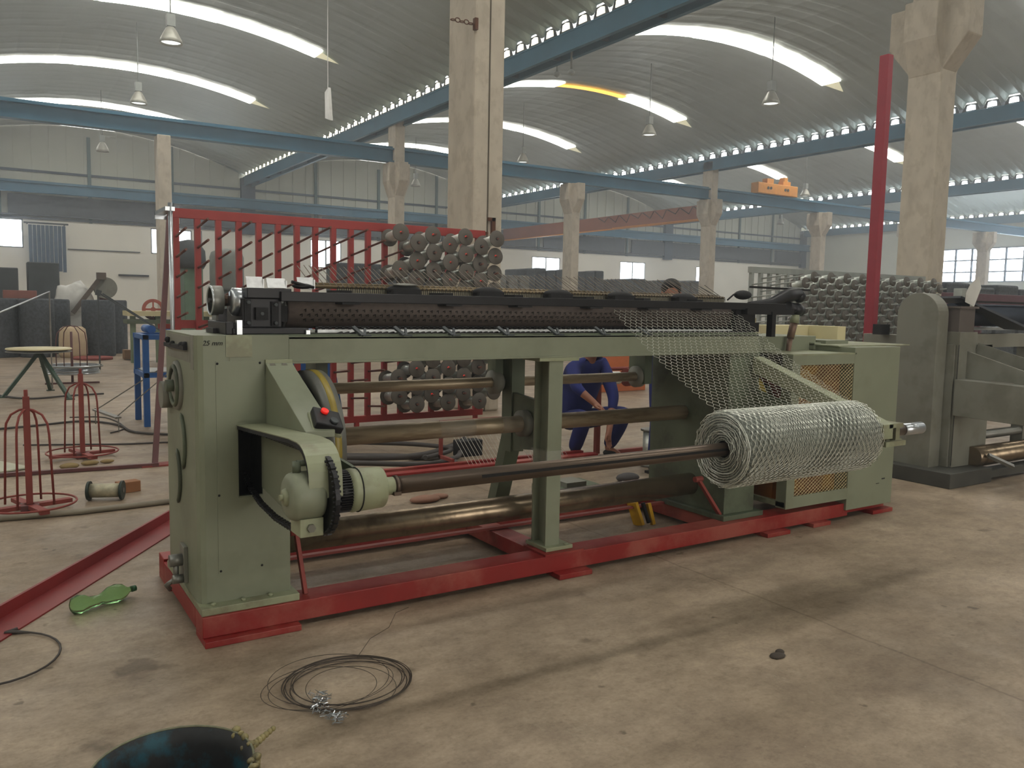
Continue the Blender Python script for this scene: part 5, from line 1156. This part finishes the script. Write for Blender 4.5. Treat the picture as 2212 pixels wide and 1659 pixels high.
def person(label, root, J, face, hair=True):
    t = thing('person', label, 'person', root)
    body = {k_: (v[0], v[1] * (.72 if k_ in ('pelvis', 'belly', 'chest', 'Lsh', 'Rsh', 'Lhip', 'Rhip', 'Lkn', 'Rkn') else 1)) for k_, v in J.items()}
    E_ = [('pelvis', 'belly'), ('belly', 'chest'), ('chest', 'neck'), ('neck', 'head0'), ('head0', 'head1'), ('head1', 'head2')]
    for s_ in 'LR':
        E_ += [('chest', s_ + 'sh'), (s_ + 'sh', s_ + 'el'), (s_ + 'el', s_ + 'wrist'), ('pelvis', s_ + 'hip'), (s_ + 'hip', s_ + 'kn'), (s_ + 'kn', s_ + 'an'), (s_ + 'an', s_ + 'toe')]
    for s_, (d, sd) in face['hands'].items(): hand(body, E_, s_, body[s_ + 'wrist'][0], d, sd)
    skin_mesh('body', body, E_, SKIN, t, 2, 'pelvis')
    cl_ = {}; ce = []
    for k_ in ('pelvis', 'belly', 'chest', 'Lsh', 'Rsh', 'Lel', 'Rel', 'Lhip', 'Rhip', 'Lkn', 'Rkn', 'Lan', 'Ran'):
        r_ = J[k_][1]; cl_[k_] = (J[k_][0], (r_ + (.022 if k_ in ('chest', 'belly', 'pelvis', 'Lsh', 'Rsh') else .012)) if 'an' not in k_ else r_ + .03)
    n_ = Vector(J['neck'][0]); c_ = Vector(J['chest'][0]); cl_['collar'] = (c_.lerp(n_, .55), .075)
    for s_ in 'LR':
        e_ = Vector(J[s_ + 'el'][0]); w_ = Vector(J[s_ + 'wrist'][0]); cl_[s_ + 'cuff'] = (e_.lerp(w_, face.get('cuff', .8)), .043)
        ce += [('chest', s_ + 'sh'), (s_ + 'sh', s_ + 'el'), (s_ + 'el', s_ + 'cuff'), ('pelvis', s_ + 'hip'), (s_ + 'hip', s_ + 'kn'), (s_ + 'kn', s_ + 'an')]
    ce += [('pelvis', 'belly'), ('belly', 'chest'), ('chest', 'collar')]
    skin_mesh('overalls', cl_, ce, NAVY, t, 2, 'pelvis')
    h = Vector(J['head1'][0]); fd = Vector(face['dir']).normalized(); up = (Vector(J['head2'][0]) - Vector(J['head0'][0])).normalized(); rt = fd.cross(up).normalized()
    hm = MB()
    for a in range(1):
        hm.ball(h + up * .045 - fd * .018, .098, 18, 12, (.95, 1.02, .95))
    vs = []
    for i, v in enumerate(hm.v):
        w_ = Vector(v) - h
        if w_.dot(fd) > .035 and w_.dot(up) < .07: v2 = h + w_ - fd * (w_.dot(fd) - .035); hm.v[i] = tuple(v2)
        elif w_.dot(up) < -.02: hm.v[i] = tuple(h + w_ * .8)
    hm.build('hair', HAIR, t)
    fm = MB()
    for s_ in (-1, 1): fm.ball(h + fd * .088 + rt * .032 * s_ + up * .005, .011, 8, 6)
    fm.build('eye', mat('eye_dark', (.08, .06, .05), .3), t)
    MB().prism([(0, 0)] * 0 or [(0, 0), (1, 0), (0, 1)], 'xy', 0, 0.0001).v
    nm = MB(); a0 = h + fd * .09 + up * .01; nm.add([a0 + up * .02, a0 - up * .025 + rt * .016, a0 - up * .025 - rt * .016, a0 - up * .02 + fd * .024], [(0, 1, 3), (0, 3, 2), (1, 2, 3), (0, 2, 1)]); nm.build('nose', SKIN, t)
    em = MB()
    for s_ in (-1, 1): em.ball(h + rt * .082 * s_ - fd * .005, .026, 8, 6, (.6, .6, 1.1))
    em.build('ear', SKIN, t)
    mm_ = MB(); mm_.tube([h + fd * .086 - up * .045 + rt * x for x in (-.022, 0, .022)], .005, 6); mm_.build('mouth', mat('lip', (.5, .28, .25), .5), t)
    for s_ in 'LR':
        sm_ = MB()
        a = Vector(J[s_ + 'an'][0]); b = Vector(J[s_ + 'toe'][0]); d = (b - a); d.z = 0; d.normalize()
        sm_.ball((a.x + d.x * .07, a.y + d.y * .07, .05), .055, 12, 8, (1 + 1.3 * abs(d.x), 1 + 1.3 * abs(d.y), .9))
        sm_.cbox((a.x + d.x * .07, a.y + d.y * .07, .012), (.1 + .16 * abs(d.x), .1 + .16 * abs(d.y), .024))
        sm_.build('shoe', BLACKR, t)
    return t
J = {'pelvis': ((5.12, 6.80, .38), .13), 'belly': ((5.11, 6.72, .58), .13), 'chest': ((5.10, 6.58, .84), .145), 'neck': ((5.09, 6.48, 1.05), .055),
     'head0': ((5.08, 6.43, 1.11), .06), 'head1': ((5.08, 6.40, 1.20), .088), 'head2': ((5.08, 6.42, 1.28), .075),
     'Lsh': ((4.90, 6.54, .96), .065), 'Lel': ((4.80, 6.32, .76), .048), 'Lwrist': ((4.90, 6.14, .62), .030),
     'Rsh': ((5.30, 6.54, .96), .065), 'Rel': ((5.22, 6.26, .66), .046), 'Rwrist': ((5.06, 6.12, .34), .029),
     'Lhip': ((5.02, 6.74, .38), .10), 'Lkn': ((4.90, 6.30, .48), .075), 'Lan': ((4.93, 6.52, .10), .042), 'Ltoe': ((4.89, 6.34, .05), .035),
     'Rhip': ((5.24, 6.74, .38), .10), 'Rkn': ((5.42, 6.28, .50), .075), 'Ran': ((5.36, 6.52, .10), .042), 'Rtoe': ((5.38, 6.33, .05), .035)}
J = {k_: (((v[0][0]) * 1.03 , v[0][1] + .24, v[0][2] * 1.03), v[1] * 1.06) for k_, v in J.items()}
person('person in navy overalls crouching behind the machine, one hand reaching down to the floor', (5.27, 6.74, 0), J,
       {'dir': (-.2, -.9, -.25), 'hands': {'L': ((.25, -.5, -.4), (.8, .3, 0)), 'R': ((-.12, -.15, -1), (1, .1, 0))}, 'cuff': .45})
x, y = 5.52, 5.90
J = {'pelvis': ((x, y, .98), .125), 'belly': ((x, y, 1.15), .115), 'chest': ((x, y - .01, 1.38), .14), 'neck': ((x, y - .01, 1.56), .055),
     'head0': ((x - .01, y - .03, 1.62), .06), 'head1': ((x - .01, y - .04, 1.73), .088), 'head2': ((x - .01, y - .03, 1.80), .075),
     'Lsh': ((x - .20, y, 1.50), .06), 'Lel': ((x - .27, y - .08, 1.24), .045), 'Lwrist': ((x - .22, y - .30, 1.12), .030),
     'Rsh': ((x + .20, y, 1.50), .06), 'Rel': ((x + .27, y - .08, 1.24), .045), 'Rwrist': ((x + .20, y - .30, 1.12), .030),
     'Lhip': ((x - .10, y, .92), .09), 'Lkn': ((x - .12, y - .03, .50), .06), 'Lan': ((x - .12, y, .10), .04), 'Ltoe': ((x - .13, y - .18, .05), .035),
     'Rhip': ((x + .10, y, .92), .09), 'Rkn': ((x + .12, y - .03, .50), .06), 'Ran': ((x + .12, y, .10), .04), 'Rtoe': ((x + .13, y - .18, .05), .035)}
person('person in navy overalls standing behind the machine, only dark hair and brow above the bar', (x, y, 0), J,
       {'dir': (-.5, -.8, -.3), 'hands': {'L': ((.2, -1, -.1), (1, .2, 0)), 'R': ((-.2, -1, -.1), (1, -.2, 0))}, 'cuff': .85})

# thin bluish working haze that fills the whole hall
mt = bpy.data.materials.new('hall_haze'); mt.use_nodes = True; nt = mt.node_tree; nt.nodes.clear()
o_ = nt.nodes.new('ShaderNodeOutputMaterial'); v_ = nt.nodes.new('ShaderNodeVolumeScatter')
v_.inputs['Color'].default_value = (0.92, 0.97, 1.0, 1); v_.inputs['Density'].default_value = 0.0055; v_.inputs['Anisotropy'].default_value = 0.6
nt.links.new(v_.outputs[0], o_.inputs['Volume'])
hz = MB().box(-27, 81, YF - 1.5, YB + 1.5, -0.2, 13.2).build('haze', mt)
tag(hz, 'thin pale haze in the air of the whole hall', 'haze', None, 'stuff')
